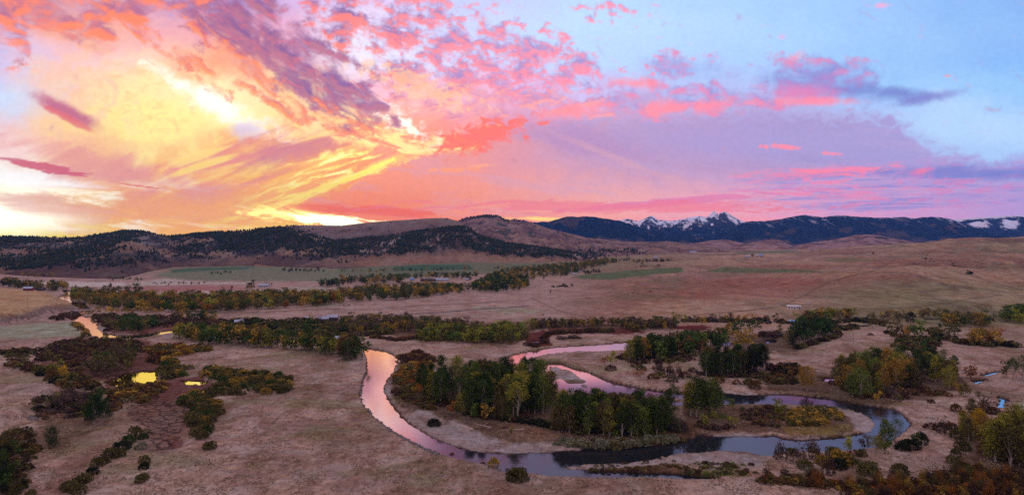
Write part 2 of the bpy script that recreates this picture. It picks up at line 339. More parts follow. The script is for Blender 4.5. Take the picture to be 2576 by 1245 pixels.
# ------------------------------------------------------------------ survey of water, bars, banks
WZ = -1.1
near_river = C(5, [(385,0),(345,50),(310,110),(310,150),(330,210),(370,270),(430,340),(520,410),(620,475),(740,530),(850,570),(960,600),(1080,620),(1200,628),(1330,625),(1500,620),(1700,605),(1850,597),(2000,590),(2200,580),(2400,560),(2560,530)]) \
  + C(6, [(20,518),(100,508),(140,485),(300,500),(500,500),(690,492),(740,510),(850,520),(950,518),(1100,512),(1220,500),(1300,490),(1390,470),(1440,455),(1470,420),(1460,390),(1430,350),(1380,325),(1300,300),(1200,280),(1080,265),(1000,262),(850,258),(740,255),(600,250),(480,252),(300,250),(0,265)]) \
  + C(5, [(2480,265),(2340,262),(2150,220),(1900,190),(1680,150),(1600,100),(1560,40),(1540,-30)]) \
  + C(2, [(1400,870),(1370,852),(1450,822),(1550,802),(1700,787),(1860,777),(2000,782),(2130,778),(2300,770),(2450,760),(2450,700),(2300,705),(2150,716),(2050,724),(1900,740),(1750,746),(1600,757),(1500,772),(1400,790),(1300,812),(1240,838),(1180,870),(1260,890),(1380,870)]) \
  + C(5, [(1640,-60),(1740,-20),(1840,0),(1950,50),(2050,90),(2200,120),(2350,145),(2460,158),(2576,168)]) \
  + C(6, [(290,165),(480,186),(600,182),(700,177),(850,182),(1000,197),(1150,217),(1300,247),(1400,262),(1500,277),(1590,292),(1650,332),(1680,372),(1700,395),(1690,425),(1640,470),(1560,520),(1480,570),(1300,592),(1150,602),(1000,607),(850,602),(700,618),(670,640),(560,622),(450,602),(350,600),(200,602),(0,622)]) \
  + C(5, [(2400,652),(2200,686),(2000,696),(1800,706),(1660,716),(1640,724),(1700,744),(1820,750),(2000,764),(2200,770),(2400,776),(2576,786)]) \
  + C(6, [(150,800),(260,812),(250,822),(0,814)]) \
  + C(5, [(2400,803),(2250,800),(2050,802),(1850,802),(1700,792),(1560,787),(1440,768),(1330,775),(1250,760),(1180,722),(1060,692),(960,682),(850,652),(740,622),(640,582),(550,537),(460,492),(370,432),(290,372),(230,312),(175,237),(150,182),(160,130),(180,50),(205,0)]) \
  + C(2, [(205,880),(190,800),(170,776),(60,760),(0,748)]) \
  + C(1, [(2300,728),(2200,712),(2150,700),(2000,684),(1900,674),(1730,660),(1600,648),(1400,640),(1320,640),(1200,658),(1100,680),(950,694),(860,700),(760,695),(740,678),(660,668),(640,640),(620,592),(570,562),(510,532),(530,510),(620,490),(600,460),(560,440),(520,405),(450,385),(460,365),(500,352),(480,335),(480,322),(545,330),(560,350),(530,365),(525,395),(545,405),(640,415),(645,440),(680,465),(700,482),(690,500),(655,512),(690,540),(735,580),(720,610),(760,645),(850,662),(1000,660),(1150,648),(1250,632),(1330,624),(1600,632),(1730,644),(1900,658),(2000,668),(2150,684),(2300,712),(2450,738),(2576,748)]) \
  + C(2, [(60,748),(180,762),(330,782),(385,810),(440,855),(400,892)])
islands = [C(5, [(1560,-40),(1640,-30),(1740,0),(1790,30),(1850,75),(1840,92),(1760,95),(1700,98),(1650,60),(1600,70),(1570,10)]),
           C(5, [(1800,105),(1840,98),(1880,115),(1870,130),(1810,128)]),
           C(5, [(2290,205),(2400,200),(2600,212),(2600,232),(2380,242),(2320,225)]),
           C(1, [(610,515),(660,503),(690,520),(640,528)])]
ponds = [C(4, [(780,100),(850,70),(940,30),(1000,14),(1040,6),(1180,10),(1195,40),(1145,88),(1060,102),(960,112),(880,116)]),
         C(4, [(1385,88),(1400,72),(1550,82),(1570,96),(1520,106),(1400,98)]),
         C(6, [(2250,34),(2300,16),(2400,4),(2430,8),(2330,28),(2270,48)]), C(6, [(2205,84),(2225,72),(2268,68),(2275,90),(2225,98)]),
         C(6, [(2400,205),(2418,215),(2412,275),(2392,270)]),
         C(3, [(310,718),(420,724),(430,738),(312,740)]), C(3, [(620,698),(690,692),(695,718),(630,724)]),
         C(3, [(1325,592),(1390,588),(1390,604),(1330,606)]), C(3, [(1820,541),(1960,540),(1960,548),(1830,550)]),
         C(3, [(2180,536),(2210,536),(2210,548),(2185,548)]), C(6, [(1060,62),(1140,50),(1110,76),(1070,80)]),
         C(2, [(1445,712),(1470,706),(1490,722),(1492,740),(1478,742),(1470,726),(1450,722)])]
gravel = [C(5, [(400,-10),(340,100),(330,150),(350,210),(400,270),(470,350),(560,420),(680,490),(800,540),(950,585),(1100,612),(1330,618),(1500,612),(1700,598),(1850,590),(1830,575),(1500,555),(1250,540),(1150,500),(1060,470),(900,420),(780,370),(730,350),(650,310),(570,300),(520,340),(440,300),(400,230),(380,150),(400,60)]),
          C(6, [(1000,268),(1100,272),(1200,288),(1300,308),(1380,333),(1425,355),(1455,395),(1462,418),(1430,448),(1380,462),(1320,452),(1290,400),(1250,345),(1180,310),(1080,285)]),
          C(6, [(120,508),(200,480),(420,470),(560,478),(680,490),(740,512),(900,522),(1090,516),(1180,506),(1000,500),(700,520),(500,520),(300,524)]),
          C(5, [(1660,722),(1800,712),(2000,702),(2200,690),(2400,662),(2576,640),(2576,700),(2300,720),(2000,745),(1850,742),(1740,740)]),
          C(6, [(0,636),(200,610),(400,606),(560,630),(660,648),(600,740),(300,745),(0,690)]),
          C(6, [(290,168),(480,190),(620,182),(500,160),(300,148)]),
          C(1, [(735,585),(790,590),(800,640),(850,664),(760,648),(715,612)]), C(1, [(1200,658),(1330,640),(1600,640),(1600,655),(1400,655),(1250,690)]),
          C(2, [(1400,822),(1560,800),(1700,785),(1870,776),(2000,782),(2000,790),(1700,800),(1500,830),(1400,862),(1370,850)]),
          C(2, [(178,790),(235,815),(215,830),(180,828)]), C(2, [(370,812),(395,808),(440,850),(430,862)])]+islands[:3]
def W(poly, z=0.0): return [to_world(p[0], p[1], z) for p in poly]
RIVER_W = W(near_river, WZ); ISL_W = [W(p, WZ) for p in islands]; POND_W = [W(p, WZ) for p in ponds]; GRAV_W = [W(p, -.8) for p in gravel]
bench = [(-400,835),(0,819),(70,809),(140,794),(172,788),(168,772),(140,752),(110,741),(0,740),(-400,741)]
bench2 = [(-500,900),(0,906),(80,926),(140,946),(190,966),(202,985),(158,1000),(130,1020),(100,1037),(70,1060),(0,1078),(-500,1120)]
mound = [(-300,888),(0,882),(150,870),(140,856),(0,858),(-300,858)]
SCARP = [(1300, 806), (1478, 806), (1740, 812), (2000, 801), (2200, 797), (2400, 788), (2576, 772), (2900, 755)]

def height(X, Y):
    X = np.asarray(X, np.float64); Y = np.asarray(Y, np.float64)
    xs = X/Y*FOC+HX
    n1 = fbm(X/140, Y/140, 4, .5, 201)-.5; n2 = fbm(X/23, Y/23, 4, .55, 202)-.5
    h = n1*3.4 + n2*1.3
    # rolling plain on the right, rising behind a terrace scarp
    ysc = np.interp(xs, [p[0] for p in SCARP], [p[1] for p in SCARP]); Ysc = CAM_H*FOC/(ysc-HY)
    fade = sst(xs, 1380, 1750)
    t = np.clip((Y-Ysc)/(2900-Ysc), 0, 1)
    A = np.interp(xs, [1450, 1800, 2017, 2150, 2250, 2350, 2427, 2576, 3000], [0, 9, 24, 38, 55, 71, 83, 87, 92])
    rise = A*(.75*t + .25*t*t*(3-2*t))*(1-.85*sst(Y, 2950, 4600))
    roll = (fbm(X/420, Y/330, 5, .5, 203)-.5)*66*sst(t, .0, .3)*fade*(1-sst(Y, 2700, 3400)*.8)
    gul = (1-2*np.abs(fbm(X/230+Y/900, Y/520, 5, .5, 204, .5)-.5)*2.2)
    gul = -13.0*sst(gul, .72, 1.0)*sst(t, .12, .4)*sst(xs, 2150, 2450)*(1-sst(Y, 2500, 3000))
    bump = 15*np.exp(-(((xs-2284)/150)**2+((Y-1190)/170)**2)) + 7*np.exp(-(((xs-1560)/130)**2+((Y-1080)/120)**2)) + 5*np.exp(-(((xs-1990)/120)**2+((Y-1500)/160)**2))
    h = h + rise + roll + gul + bump*fade + 6.0*fade*sst(Y-Ysc, -8, 22)
    # middle distance: low swells
    far = sst(Y, 1500, 2600)*(1-fade); h = h + far*(fbm(X/300, Y/300, 4, .5, 205)-.42)*16*sst(xs, 1250, 1500)
    for poly, hh, w, sd in ((bench, 11, 24, 211), (bench2, 4.5, 9, 212), (mound, 3.0, 12, 213)):
        PW = np.array(W(poly)); m = (X > PW[:, 0].min()-30) & (X < PW[:, 0].max()+30) & (Y > PW[:, 1].min()-30) & (Y < PW[:, 1].max()+30)
        if m.any():
            d = sdf_poly(X[m], Y[m], PW) + (fbm(X[m]/22, Y[m]/22, 4, .6, sd)-.5)*w
            h[m] += hh*sst(d, 0, w)
    h = np.maximum(h, -.15+n2*.3)
    # gravel bars, then the river bed with its cut banks
    valley = (Y < 1500) & (Y > 150)
    Xv, Yv, hv = X[valley], Y[valley], h[valley]
    wob = (fbm(Xv/6, Yv/6, 4, .6, 221)-.5)
    def box(P, m=12):
        P = np.array(P); return (Xv > P[:, 0].min()-m) & (Xv < P[:, 0].max()+m) & (Yv > P[:, 1].min()-m) & (Yv < P[:, 1].max()+m)
    for P in GRAV_W:
        b = box(P)
        if b.any():
            d = sdf_poly(Xv[b], Yv[b], P) + wob[b]*5; s = sst(d, -3, 4); hv[b] = hv[b]*(1-s) + (-.78+.35*wob[b])*s
    D = np.full(Xv.shape, -99.)
    b = box(RIVER_W, 15)
    if b.any(): D[b] = sdf_poly(Xv[b], Yv[b], RIVER_W)
    for P in ISL_W:
        b = box(P, 15)
        if b.any(): D[b] = np.minimum(D[b], -sdf_poly(Xv[b], Yv[b], P))
    for P in POND_W:
        b = box(P, 15)
        if b.any(): D[b] = np.maximum(D[b], sdf_poly(Xv[b], Yv[b], P)+wob[b]*6)
    D = D + wob*2.2
    s = sst(D, -2.6, 1.0); hv = hv*(1-s) + (-2.1)*s
    h[valley] = hv
    return h
GCACHE = {}
def ground_at(x, y):
    """where the line of sight through survey point (x, y) meets the land"""
    h = 0.0
    # read the land near that line of sight off a short profile
    Y0 = CAM_H*FOC/(y-HY); Yp = np.linspace(Y0*.45, Y0*1.12+2, 240); Hp = height((x-HX)/FOC*Yp, Yp)
    hit = np.nonzero(CAM_H-(y-HY)/FOC*Yp <= Hp)[0]; i = hit[0] if len(hit) else len(Yp)-1
    return (x-HX)/FOC*float(Yp[i]), float(Yp[i]), float(Hp[i])
def ground_many(x, y):
    x = np.asarray(x, float); y = np.asarray(y, float); h = np.zeros(x.shape)
    for _ in range(12):
        Y = (CAM_H-h)*FOC/(y-HY); X = (x-HX)/FOC*Y; h = .5*h+.5*height(X, Y)
    return X, Y, h

# ------------------------------------------------------------------ materials
def new_mat(name):
    m = bpy.data.materials.new(name); m.use_nodes = True; t = m.node_tree; t.nodes.clear()
    return m, NT(t)
def land_mat(name, bump=.4, scale=1.0, contrast=.35, crack=False):
    m, N = new_mat(name); t = m.node_tree
    col = N.n('ShaderNodeAttribute', attribute_name='Col').outputs['Color']
    pos = N.n('ShaderNodeNewGeometry').outputs['Position']
    p2 = N.vm('MULTIPLY', pos, (scale, scale, scale))
    a = N.noise(p2, .45, 6, .65, .4, '3D'); b = N.noise(p2, .06, 5, .6, .6, '3D'); c = N.noise(N.vm('MULTIPLY', p2, (1, .35, 1)), 1.6, 4, .7, .3, '3D')
    v = N.m('ADD', N.m('MULTIPLY', a, .5), N.m('ADD', N.m('MULTIPLY', b, .9), N.m('MULTIPLY', c, .6)))   # about 1
    d = N.noise(N.vm('MULTIPLY', p2, (.8, 1.5, 1)), .16, 3, .62, .8, '3D'); e2 = N.noise(N.vm('MULTIPLY', p2, (1.3, .7, 1)), .34, 2, .6, .5, '3D')
    k = N.m('ADD', N.m('MULTIPLY_ADD', N.m('SUBTRACT', v, 1.0), 2.2*contrast, 1.0), N.m('MULTIPLY', N.m('SUBTRACT', N.m('ADD', d, e2), 1.0), 1.5*contrast))
    k = N.m('MAXIMUM', k, .25); v = N.m('ADD', v, N.m('MULTIPLY', N.m('ADD', d, e2), .9))
    tint = N.mix(N.sstep(b, .4, .62), (1.06, .98, .92), (.93, 1.0, 1.04))
    out = N.mix(1.0, N.mix(1.0, col, tint, 'MULTIPLY'), N.comb(k, k, k), 'MULTIPLY')
    h = v
    if crack:
        cm = N.n('ShaderNodeAttribute', attribute_name='crack').outputs['Fac']
        vo = N.n('ShaderNodeTexVoronoi', feature='DISTANCE_TO_EDGE', voronoi_dimensions='3D'); N.put(vo.inputs['Vector'], N.vm('ADD', pos, N.vm('SCALE', N.n('ShaderNodeTexNoise').outputs[1], scale=0)))
        vo.inputs['Scale'].default_value = .17; vo.inputs['Randomness'].default_value = 1
        wn = N.n('ShaderNodeTexNoise'); N.put(wn.inputs['Vector'], pos); wn.inputs['Scale'].default_value = .35; wn.inputs['Detail'].default_value = 4
        N.put(vo.inputs['Vector'], N.vm('ADD', pos, N.vm('SCALE', N.vm('SUBTRACT', wn.outputs['Color'], (.5, .5, .5)), scale=5.0)))
        e = N.m('MULTIPLY', N.sstep(vo.outputs[0], .10, .02), cm)
        out = N.mix(N.m('MULTIPLY', e, .72), out, (.035, .022, .02))
        h = N.m('SUBTRACT', h, N.m('MULTIPLY', e, .6))
    bs = N.n('ShaderNodeBsdfPrincipled'); N.put(bs.inputs['Base Color'], out); bs.inputs['Roughness'].default_value = .95
    bs.inputs['Specular IOR Level'].default_value = 0.0
    bp = N.n('ShaderNodeBump'); bp.inputs['Strength'].default_value = bump; bp.inputs['Distance'].default_value = 1.2/scale; N.put(bp.inputs['Height'], h)
    t.links.new(bp.outputs[0], bs.inputs['Normal'])
    o = N.n('ShaderNodeOutputMaterial'); t.links.new(bs.outputs[0], o.inputs[0]); return m
def plain_mat(name, col, rough=.8, var=.25, scale=2.0, metal=0.0, use_obj=False):
    m, N = new_mat(name); t = m.node_tree
    pos = N.n('ShaderNodeTexCoord').outputs['Object']
    a = N.noise(pos, scale, 5, .6, .2, '3D'); k = N.m('MULTIPLY_ADD', N.m('SUBTRACT', a, .5), var*2, 1.0)
    c = col if not use_obj else N.n('ShaderNodeObjectInfo').outputs['Color']
    out = N.mix(1.0, c, N.comb(k, k, k), 'MULTIPLY')
    bs = N.n('ShaderNodeBsdfPrincipled'); N.put(bs.inputs['Base Color'], out); bs.inputs['Roughness'].default_value = rough; bs.inputs['Metallic'].default_value = metal
    o = N.n('ShaderNodeOutputMaterial'); t.links.new(bs.outputs[0], o.inputs[0]); return m

# ------------------------------------------------------------------ sky dome and far light
ZEN = np.array((.68, .53, .66))
def build_sky():
    az = np.concatenate([np.arange(-180, -48, 3.0), np.arange(-48, 48, .085), np.arange(48, 180.01, 3.0)])
    el = np.concatenate([[-2.0, -1.0], np.arange(-.6, 23, .075), np.arange(23, 90.1, 1.7)])
    az = np.radians(az); el = np.radians(el); EL, AZ = np.meshgrid(el, az, indexing='ij')
    d = np.stack([np.sin(AZ)*np.cos(EL), np.cos(AZ)*np.cos(EL), np.sin(EL)], -1).reshape(-1, 3)
    ay = np.maximum(np.abs(d[:, 1]), .12)
    cols = sky_rgb(d[:, 0]/ay*FOC/100+HX/100, d[:, 2]/ay*FOC/100)
    back = sst(-d[:, 1], -.1, .5)[:, None]                     # opposite the sunset: dusky rose over blue
    e = np.clip(d[:, 2:3], 0, 1); bc = np.array((.62, .44, .52))*(1-sst(e, .05, .35)) + ZEN*sst(e, .05, .35)
    cols = cols*(1-back)+bc*back
    me = np_mesh('sky', d*30000+np.array([0, 0, CAM_H]), grid_faces(len(el), len(az)), True); set_col(me, cols)
    m, N = new_mat('sky_light'); t = m.node_tree
    em = N.n('ShaderNodeEmission'); N.put(em.inputs[0], N.n('ShaderNodeAttribute', attribute_name='Col').outputs['Color']); em.inputs[1].default_value = SKY_K
    o = N.n('ShaderNodeOutputMaterial'); t.links.new(em.outputs[0], o.inputs[0])
    m.cycles.emission_sampling = 'NONE'
    link('sky', me, m, kind='structure')
    w = bpy.data.worlds.new('World'); sc.world = w; w.use_nodes = True; t = w.node_tree; N = NT(t)
    s = N.n('ShaderNodeTexSky', sky_type='NISHITA', sun_disc=False); s.sun_elevation = SUN_EL; s.sun_rotation = SUN_ROT
    t.links.new(s.outputs[0], t.nodes['Background'].inputs[0]); t.nodes['Background'].inputs[1].default_value = .1
SKY_K = 1.2; SUN_EL = R(4); SUN_ROT = R(-14)
build_sky()
sd = bpy.data.lights.new('sun', 'SUN'); sun = bpy.data.objects.new('sun', sd); COL.objects.link(sun)
sd.energy = 1.0; sd.angle = R(14); sd.color = (1, .55, .35)
sun.rotation_euler = (R(90)-R(8), 0, R(14)+math.pi)

# ------------------------------------------------------------------ ground
def hexl(h): return np.array(s2l(h), np.float32)
FIELD = hexl('9c887a'); 
def paint_ground(x, y, X, Y, H):
    """albedo of the land; x, y: bearing / depression of each point (what a surveyor at the drone would note)"""
    n = fbm(X/60, Y/60, 5, .6, 301); n2 = fbm(X/18, Y/40, 4, .6, 302); n3 = fbm(X/300, Y/500, 4, .6, 303); n4 = fbm(X/5, Y/9, 4, .7, 304)
    c = FIELD[None]*(1+(n[:, None]-.5)*.7)
    n5 = fbm(X/38, Y/95, 5, .62, 306, .5); n6 = fbm(X/12, Y/20, 4, .62, 307, .4); near = sst(Y, 900, 500)[:, None]
    for hh, m_ in (('6e6048', sst(n5, .53, .66)*.6), ('a89480', sst(n5, .47, .36)*.6), ('7a5c50', sst(n6, .55, .68)*.5), ('787250', sst(fbm(X/70, Y/50, 4, .6, 308), .58, .68)*.55)): c = c*(1-m_[:, None]*near)+hexl(hh)[None]*m_[:, None]*near
    def put(col, m): nonlocal c; c = c*(1-m[:, None])+hexl(col)[None]*(.85+.3*n2[:, None])*m[:, None]
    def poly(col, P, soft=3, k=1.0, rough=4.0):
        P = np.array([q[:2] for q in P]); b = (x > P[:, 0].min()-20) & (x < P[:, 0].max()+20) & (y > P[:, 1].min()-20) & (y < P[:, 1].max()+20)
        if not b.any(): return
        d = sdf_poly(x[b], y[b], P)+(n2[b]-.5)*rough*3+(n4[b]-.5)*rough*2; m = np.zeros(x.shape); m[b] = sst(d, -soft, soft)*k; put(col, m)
    def line(col, P, w, k=1.0):
        P = np.array([q[:2] for q in P]); b = (x > P[:, 0].min()-9) & (x < P[:, 0].max()+9) & (y > P[:, 1].min()-9) & (y < P[:, 1].max()+9)
        if not b.any(): return
        d = sdf_line(x[b], y[b], P); m = np.zeros(x.shape); m[b] = (1-sst(d, w*.5, w*1.3))*k; put(col, m)
    # the plain on the right: red-brown grass, greener to the right and on the near slopes
    pl = sst(x, 1350, 1650)*sst(Y, 640, 760)
    put('8c7262', pl*.8); put('84604f', pl*sst(n3, .45, .6)*.7); put('82765a', pl*sst(x, 2050, 2350)*sst(n3, .62, .4)*.8)
    put('b09070', pl*sst(n, .58, .7)*.5); put('7a7a58', pl*sst(x, 1900, 2250)*sst(y, 690, 740)*.75)
    ridge_ = 1-np.abs(fbm(X/230+Y/900, Y/520, 5, .5, 204, .5)-.5)*4.4; put('5e5444', pl*sst(ridge_, .78, 1.0)*sst(x, 2100, 2400)*.7); put('a89478', pl*sst(fbm(X/420, Y/330, 5, .5, 203), .52, .62)*.45); put('6e6a50', pl*sst(fbm(X/420, Y/330, 5, .5, 203), .47, .38)*.5)
    put('6c6450', pl*sst(fbm(X/90, Y/220, 5, .6, 305), .55, .68)*.5)
    far = sst(Y, 1500, 2200)*(1-sst(x, 1500, 1900)); put('7c7458', far*.8)
    poly('8f5c50', [(1717,700),(2060,690),(2060,720),(1950,745),(1850,750),(1717,735)], 20, .5, 24)
    poly('5e6848', C(3, [(130,185),(330,145),(800,165),(1200,185),(900,192),(400,190)]), 2, .9, 2)
    poly('64724a', C(3, [(1090,95),(1300,80),(1500,100),(1200,110)]), 5, .6)
    poly('586848', C(2, [(1730,225),(1830,205),(2000,188),(2300,160),(2576,148),(2576,185),(2300,210),(2040,242),(1850,240)]), 2, .95, 2)
    poly('4c6848', C(12, [(2150,290),(2400,290),(2576,310),(2576,325),(2300,320),(2150,305)]), 2, .8, 2)
    poly('4c6a4a', C(13, [(0,300),(180,315),(0,325)]), 2, .8, 2); poly('527050', C(13, [(400,335),(860,318),(870,325),(700,340),(420,342)]), 1.5, .8, 1)
    # valley fields
    poly('6e7860', C(1, [(1200,195),(1400,160),(1900,135),(2576,165),(2576,250),(2000,255),(1500,250),(1350,240),(1150,215)]), 3, .9, 3)
    poly('646e56', C(2, [(-20,150),(400,130),(950,112),(1560,120),(1600,150),(1200,190),(900,205),(480,228),(-20,215)]), 3, .9, 3)
    poly('415f48', C(2, [(400,145),(600,130),(960,130),(1000,165),(700,172),(400,178)]), 2, .9, 2)
    poly('48654c', C(1, [(1280,165),(1500,150),(1950,143),(1850,165),(1500,178),(1300,190)]), 2, .9, 2)
    poly('bcb8ac', C(1, [(280,262),(480,258),(940,264),(960,288),(800,296),(520,296),(300,280)]), 2, .9, 2)
    poly('b0ac9e', C(1, [(960,270),(1250,235),(1400,250),(1600,262),(1900,262),(1900,275),(1500,282),(1150,285),(1000,290)]), 2, .8, 2)
    poly('bab6a8', C(1, [(1480,335),(1600,325),(2000,325),(2100,345),(1900,372),(1500,372)]), 2, .9, 2)
    poly('9a6e66', C(1, [(960,300),(1500,285),(1750,285),(1850,310),(1700,325),(1300,330),(1000,320)]), 3, .8, 3)
    poly('9a9884', C(1, [(2050,305),(2400,292),(2576,300),(2576,330),(2300,350),(2150,330)]), 2, .7, 2)
    poly('a08a80', C(2, [(0,275),(300,270),(620,262),(900,262),(900,290),(500,300),(0,300)]), 3, .7, 3)
    poly('8e957c', C(1, [(-200,600),(0,596),(250,575),(560,563),(600,620),(625,665),(350,678),(-200,690)]), 1.5, .95, 1.5)
    poly('a98f66', C(1, [(-300,290),(0,300),(340,335),(420,375),(560,420),(500,450),(300,465),(150,520),(-300,560)]), 3, .85, 3)
    poly('6c5d55', C(1, [(0,500),(160,505),(330,440),(540,425),(600,470),(420,495),(200,555),(0,580)]), 3, .7, 3)
    poly('8d8f74', C(1, [(2350,440),(2576,425),(2576,440),(2400,455)]), 2, .8, 2)
    poly('8c9478', C(2, [(1000,450),(1300,450),(1450,470),(1600,490),(1300,500),(1000,470)]), 6, .6, 5)
    # brush floors, marsh
    poly('5c3b31', [(90,905),(150,870),(230,850),(350,853),(410,870),(410,900),(400,950),(430,960),(500,945),(540,960),(535,1000),(455,1000),(440,1020),(380,1015),(300,1000),(260,960),(200,960),(120,935)], 5, .85, 8)
    poly('6a4038', C(1, [(690,510),(1250,520),(1700,560),(1500,600),(1200,640),(850,650),(760,600)]), 4, .8, 6)
    poly('5e4a35', C(1, [(1700,560),(2576,560),(2576,700),(1900,650)]), 5, .8, 6)
    poly('5a322c', C(2, [(1400,640),(1600,600),(2200,600),(2300,640),(2150,650),(1700,650),(1590,660),(1560,700),(1590,740),(1500,755),(1390,735),(1390,690)]), 2, .95, 5)
    poly('7e3a30', C(2, [(400,665),(540,670),(560,692),(420,695)]), 2, .8, 4); poly('5c2a2c', C(3, [(-60,592),(150,590),(230,605),(100,628),(-60,615)]), 2, .95, 3)
    poly('5a4a36', C(2, [(0,540),(800,560),(1440,570),(2520,590),(2520,612),(1600,606),(1420,640),(1390,700),(1280,735),(900,722),(560,705),(380,665),(0,660)]), 4, .9, 6)
    poly('745c50', C(4, [(950,260),(1180,190),(1450,240),(1490,300),(1400,420),(1380,500),(1340,590),(1180,612),(1090,600),(1110,450),(960,340)]), 7, .8, 16)
    poly('6c4c46', C(4, [(1230,40),(1500,20),(1610,90),(1600,150),(1450,170),(1200,190),(900,150),(1250,110)]), 6, .85, 14)
    poly('54462f', C(4, [(0,480),(280,400),(330,260),(440,180),(640,170),(830,390),(540,480),(500,570),(270,620),(200,934),(0,934)]), 16, .75, 30)
    poly('58331f', C(4, [(330,260),(460,290),(500,360),(420,350),(300,320)]), 4, .6, 8)
    poly('6c4a45', C(4, [(1270,530),(1370,520),(1380,570),(1290,590)]), 3, .9, 4)
    poly('7c5a54', C(4, [(260,934),(500,640),(760,560),(900,590),(640,720),(460,934)]), 12, .5, 14)
    # grove floors and banks: brown litter, darkened as contact shade under the trees
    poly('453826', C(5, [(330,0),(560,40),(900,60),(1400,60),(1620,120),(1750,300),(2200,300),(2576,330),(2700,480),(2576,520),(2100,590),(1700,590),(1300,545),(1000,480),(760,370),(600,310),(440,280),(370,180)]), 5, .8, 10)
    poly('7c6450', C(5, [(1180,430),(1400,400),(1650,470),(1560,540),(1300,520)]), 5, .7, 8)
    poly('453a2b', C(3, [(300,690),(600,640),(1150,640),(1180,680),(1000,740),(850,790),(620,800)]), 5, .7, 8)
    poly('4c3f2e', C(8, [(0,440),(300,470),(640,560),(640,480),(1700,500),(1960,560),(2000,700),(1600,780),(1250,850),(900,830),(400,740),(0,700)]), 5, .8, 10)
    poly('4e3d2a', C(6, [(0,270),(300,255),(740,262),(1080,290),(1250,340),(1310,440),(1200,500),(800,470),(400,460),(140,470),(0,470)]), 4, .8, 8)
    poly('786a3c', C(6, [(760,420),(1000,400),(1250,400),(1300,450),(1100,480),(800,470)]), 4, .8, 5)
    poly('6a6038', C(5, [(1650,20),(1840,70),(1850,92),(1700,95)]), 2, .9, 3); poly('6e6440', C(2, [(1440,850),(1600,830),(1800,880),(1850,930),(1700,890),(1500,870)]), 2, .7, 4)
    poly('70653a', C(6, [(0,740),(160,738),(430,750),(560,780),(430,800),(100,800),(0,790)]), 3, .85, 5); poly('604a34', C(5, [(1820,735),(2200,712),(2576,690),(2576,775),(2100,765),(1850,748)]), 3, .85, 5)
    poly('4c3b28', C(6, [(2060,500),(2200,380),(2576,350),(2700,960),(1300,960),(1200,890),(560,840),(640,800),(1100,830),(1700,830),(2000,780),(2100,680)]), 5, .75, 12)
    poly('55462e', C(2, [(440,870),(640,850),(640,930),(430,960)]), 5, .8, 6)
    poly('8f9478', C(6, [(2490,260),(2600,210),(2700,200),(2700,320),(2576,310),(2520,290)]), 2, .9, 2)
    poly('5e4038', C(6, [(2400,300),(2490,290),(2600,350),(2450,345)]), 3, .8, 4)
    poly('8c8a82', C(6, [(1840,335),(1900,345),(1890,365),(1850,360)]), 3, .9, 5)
    g1 = np.zeros(x.shape)
    v = Y < 1500; Xv, Yv = X[v], Y[v]; gm = np.zeros(Xv.shape)
    for P in GRAV_W:
        P_ = np.array(P); b = (Xv > P_[:, 0].min()-9) & (Xv < P_[:, 0].max()+9) & (Yv > P_[:, 1].min()-9) & (Yv < P_[:, 1].max()+9)
        if b.any(): gm[b] = np.maximum(gm[b], sst(sdf_poly(Xv[b], Yv[b], P)+(n2[v][b]-.5)*7, -1.0, 1.5))
    g1[v] = gm; put('918881', g1)
    poly('5a5038', C(5, [(1650,60),(1760,60),(1850,80),(1840,95),(1680,98)]), 2, .8, 3); poly('7a5040', C(5, [(2300,208),(2560,210),(2560,230),(2330,232)]), 2, .7, 3)
    poly('6a5a50', C(5, [(570,330),(760,380),(740,420),(640,410)]), 2, .6, 3)
    low = sst(-H, .25, .7)*(1-g1)*(Y < 1500); put('3a2c22', low*.9); put('221c18', sst(-H, 1.0, 1.3)*(Y < 1500))
    # tracks, ditches, fence lines and roads worn in the grass
    T = '6e5c50'
    for P in (C(4, [(2320,0),(2370,80),(2440,180),(2480,280),(2520,380),(2576,450)]), C(5, [(190,560),(205,620),(210,720),(235,820)]), C(5, [(210,560),(225,620),(228,730),(255,835)]),
              C(4, [(1330,600),(1420,660),(1550,720),(1760,760)]), C(4, [(1350,595),(1440,650),(1600,712),(1900,780)]), C(4, [(1350,300),(1420,280),(1480,300)]),
              C(4, [(2100,350),(1900,560),(1690,680),(1500,840),(1400,934)]), C(5, [(0,200),(60,320),(120,380)]), C(5, [(30,190),(85,300),(150,350)]), C(5, [(0,440),(120,600),(200,680)]),
              C(4, [(600,610),(740,680),(900,650)]), C(6, [(1690,330),(1760,430),(1860,520),(2040,560)]), C(6, [(1560,275),(1700,350),(1800,450)]), C(6, [(1780,560),(1900,600),(2000,700)]),
              C(8, [(2200,640),(2340,720),(2500,700),(2576,640)]), C(8, [(2230,660),(2350,770),(2330,900),(2250,960)]), C(5, [(60,934),(110,820)]), C(5, [(80,934),(125,830)])):
        line(T, P, 1.6, .5)
    for P in (C(3, [(50,515),(180,500),(350,490),(550,470),(740,445),(960,340),(1100,260),(1290,210),(1420,185),(1600,100)]), C(3, [(1250,470),(1500,462),(1700,455),(2000,420),(2200,380),(2400,360)]),
              C(3, [(1200,187),(1420,185),(1700,190)]), C(2, [(1430,380),(1650,480),(1850,525)]), C(2, [(470,440),(800,430),(1100,415),(1190,405)]), C(1, [(1280,470),(1700,500),(2300,470),(2576,460)])):
        line('544a3c', P, 1.3, .55)
    crack = np.zeros(x.shape); b = (y > 990) & (y < 1150) & (x > 290) & (x < 520)
    crack[b] = sst(sdf_poly(x[b], y[b], np.array(C(4, [(940,260),(1180,190),(1450,240),(1480,290),(1400,400),(1360,500),(1320,590),(1180,610),(1095,600),(1120,450),(960,350)]))), -1, 6)
    return np.maximum(c, .005), crack
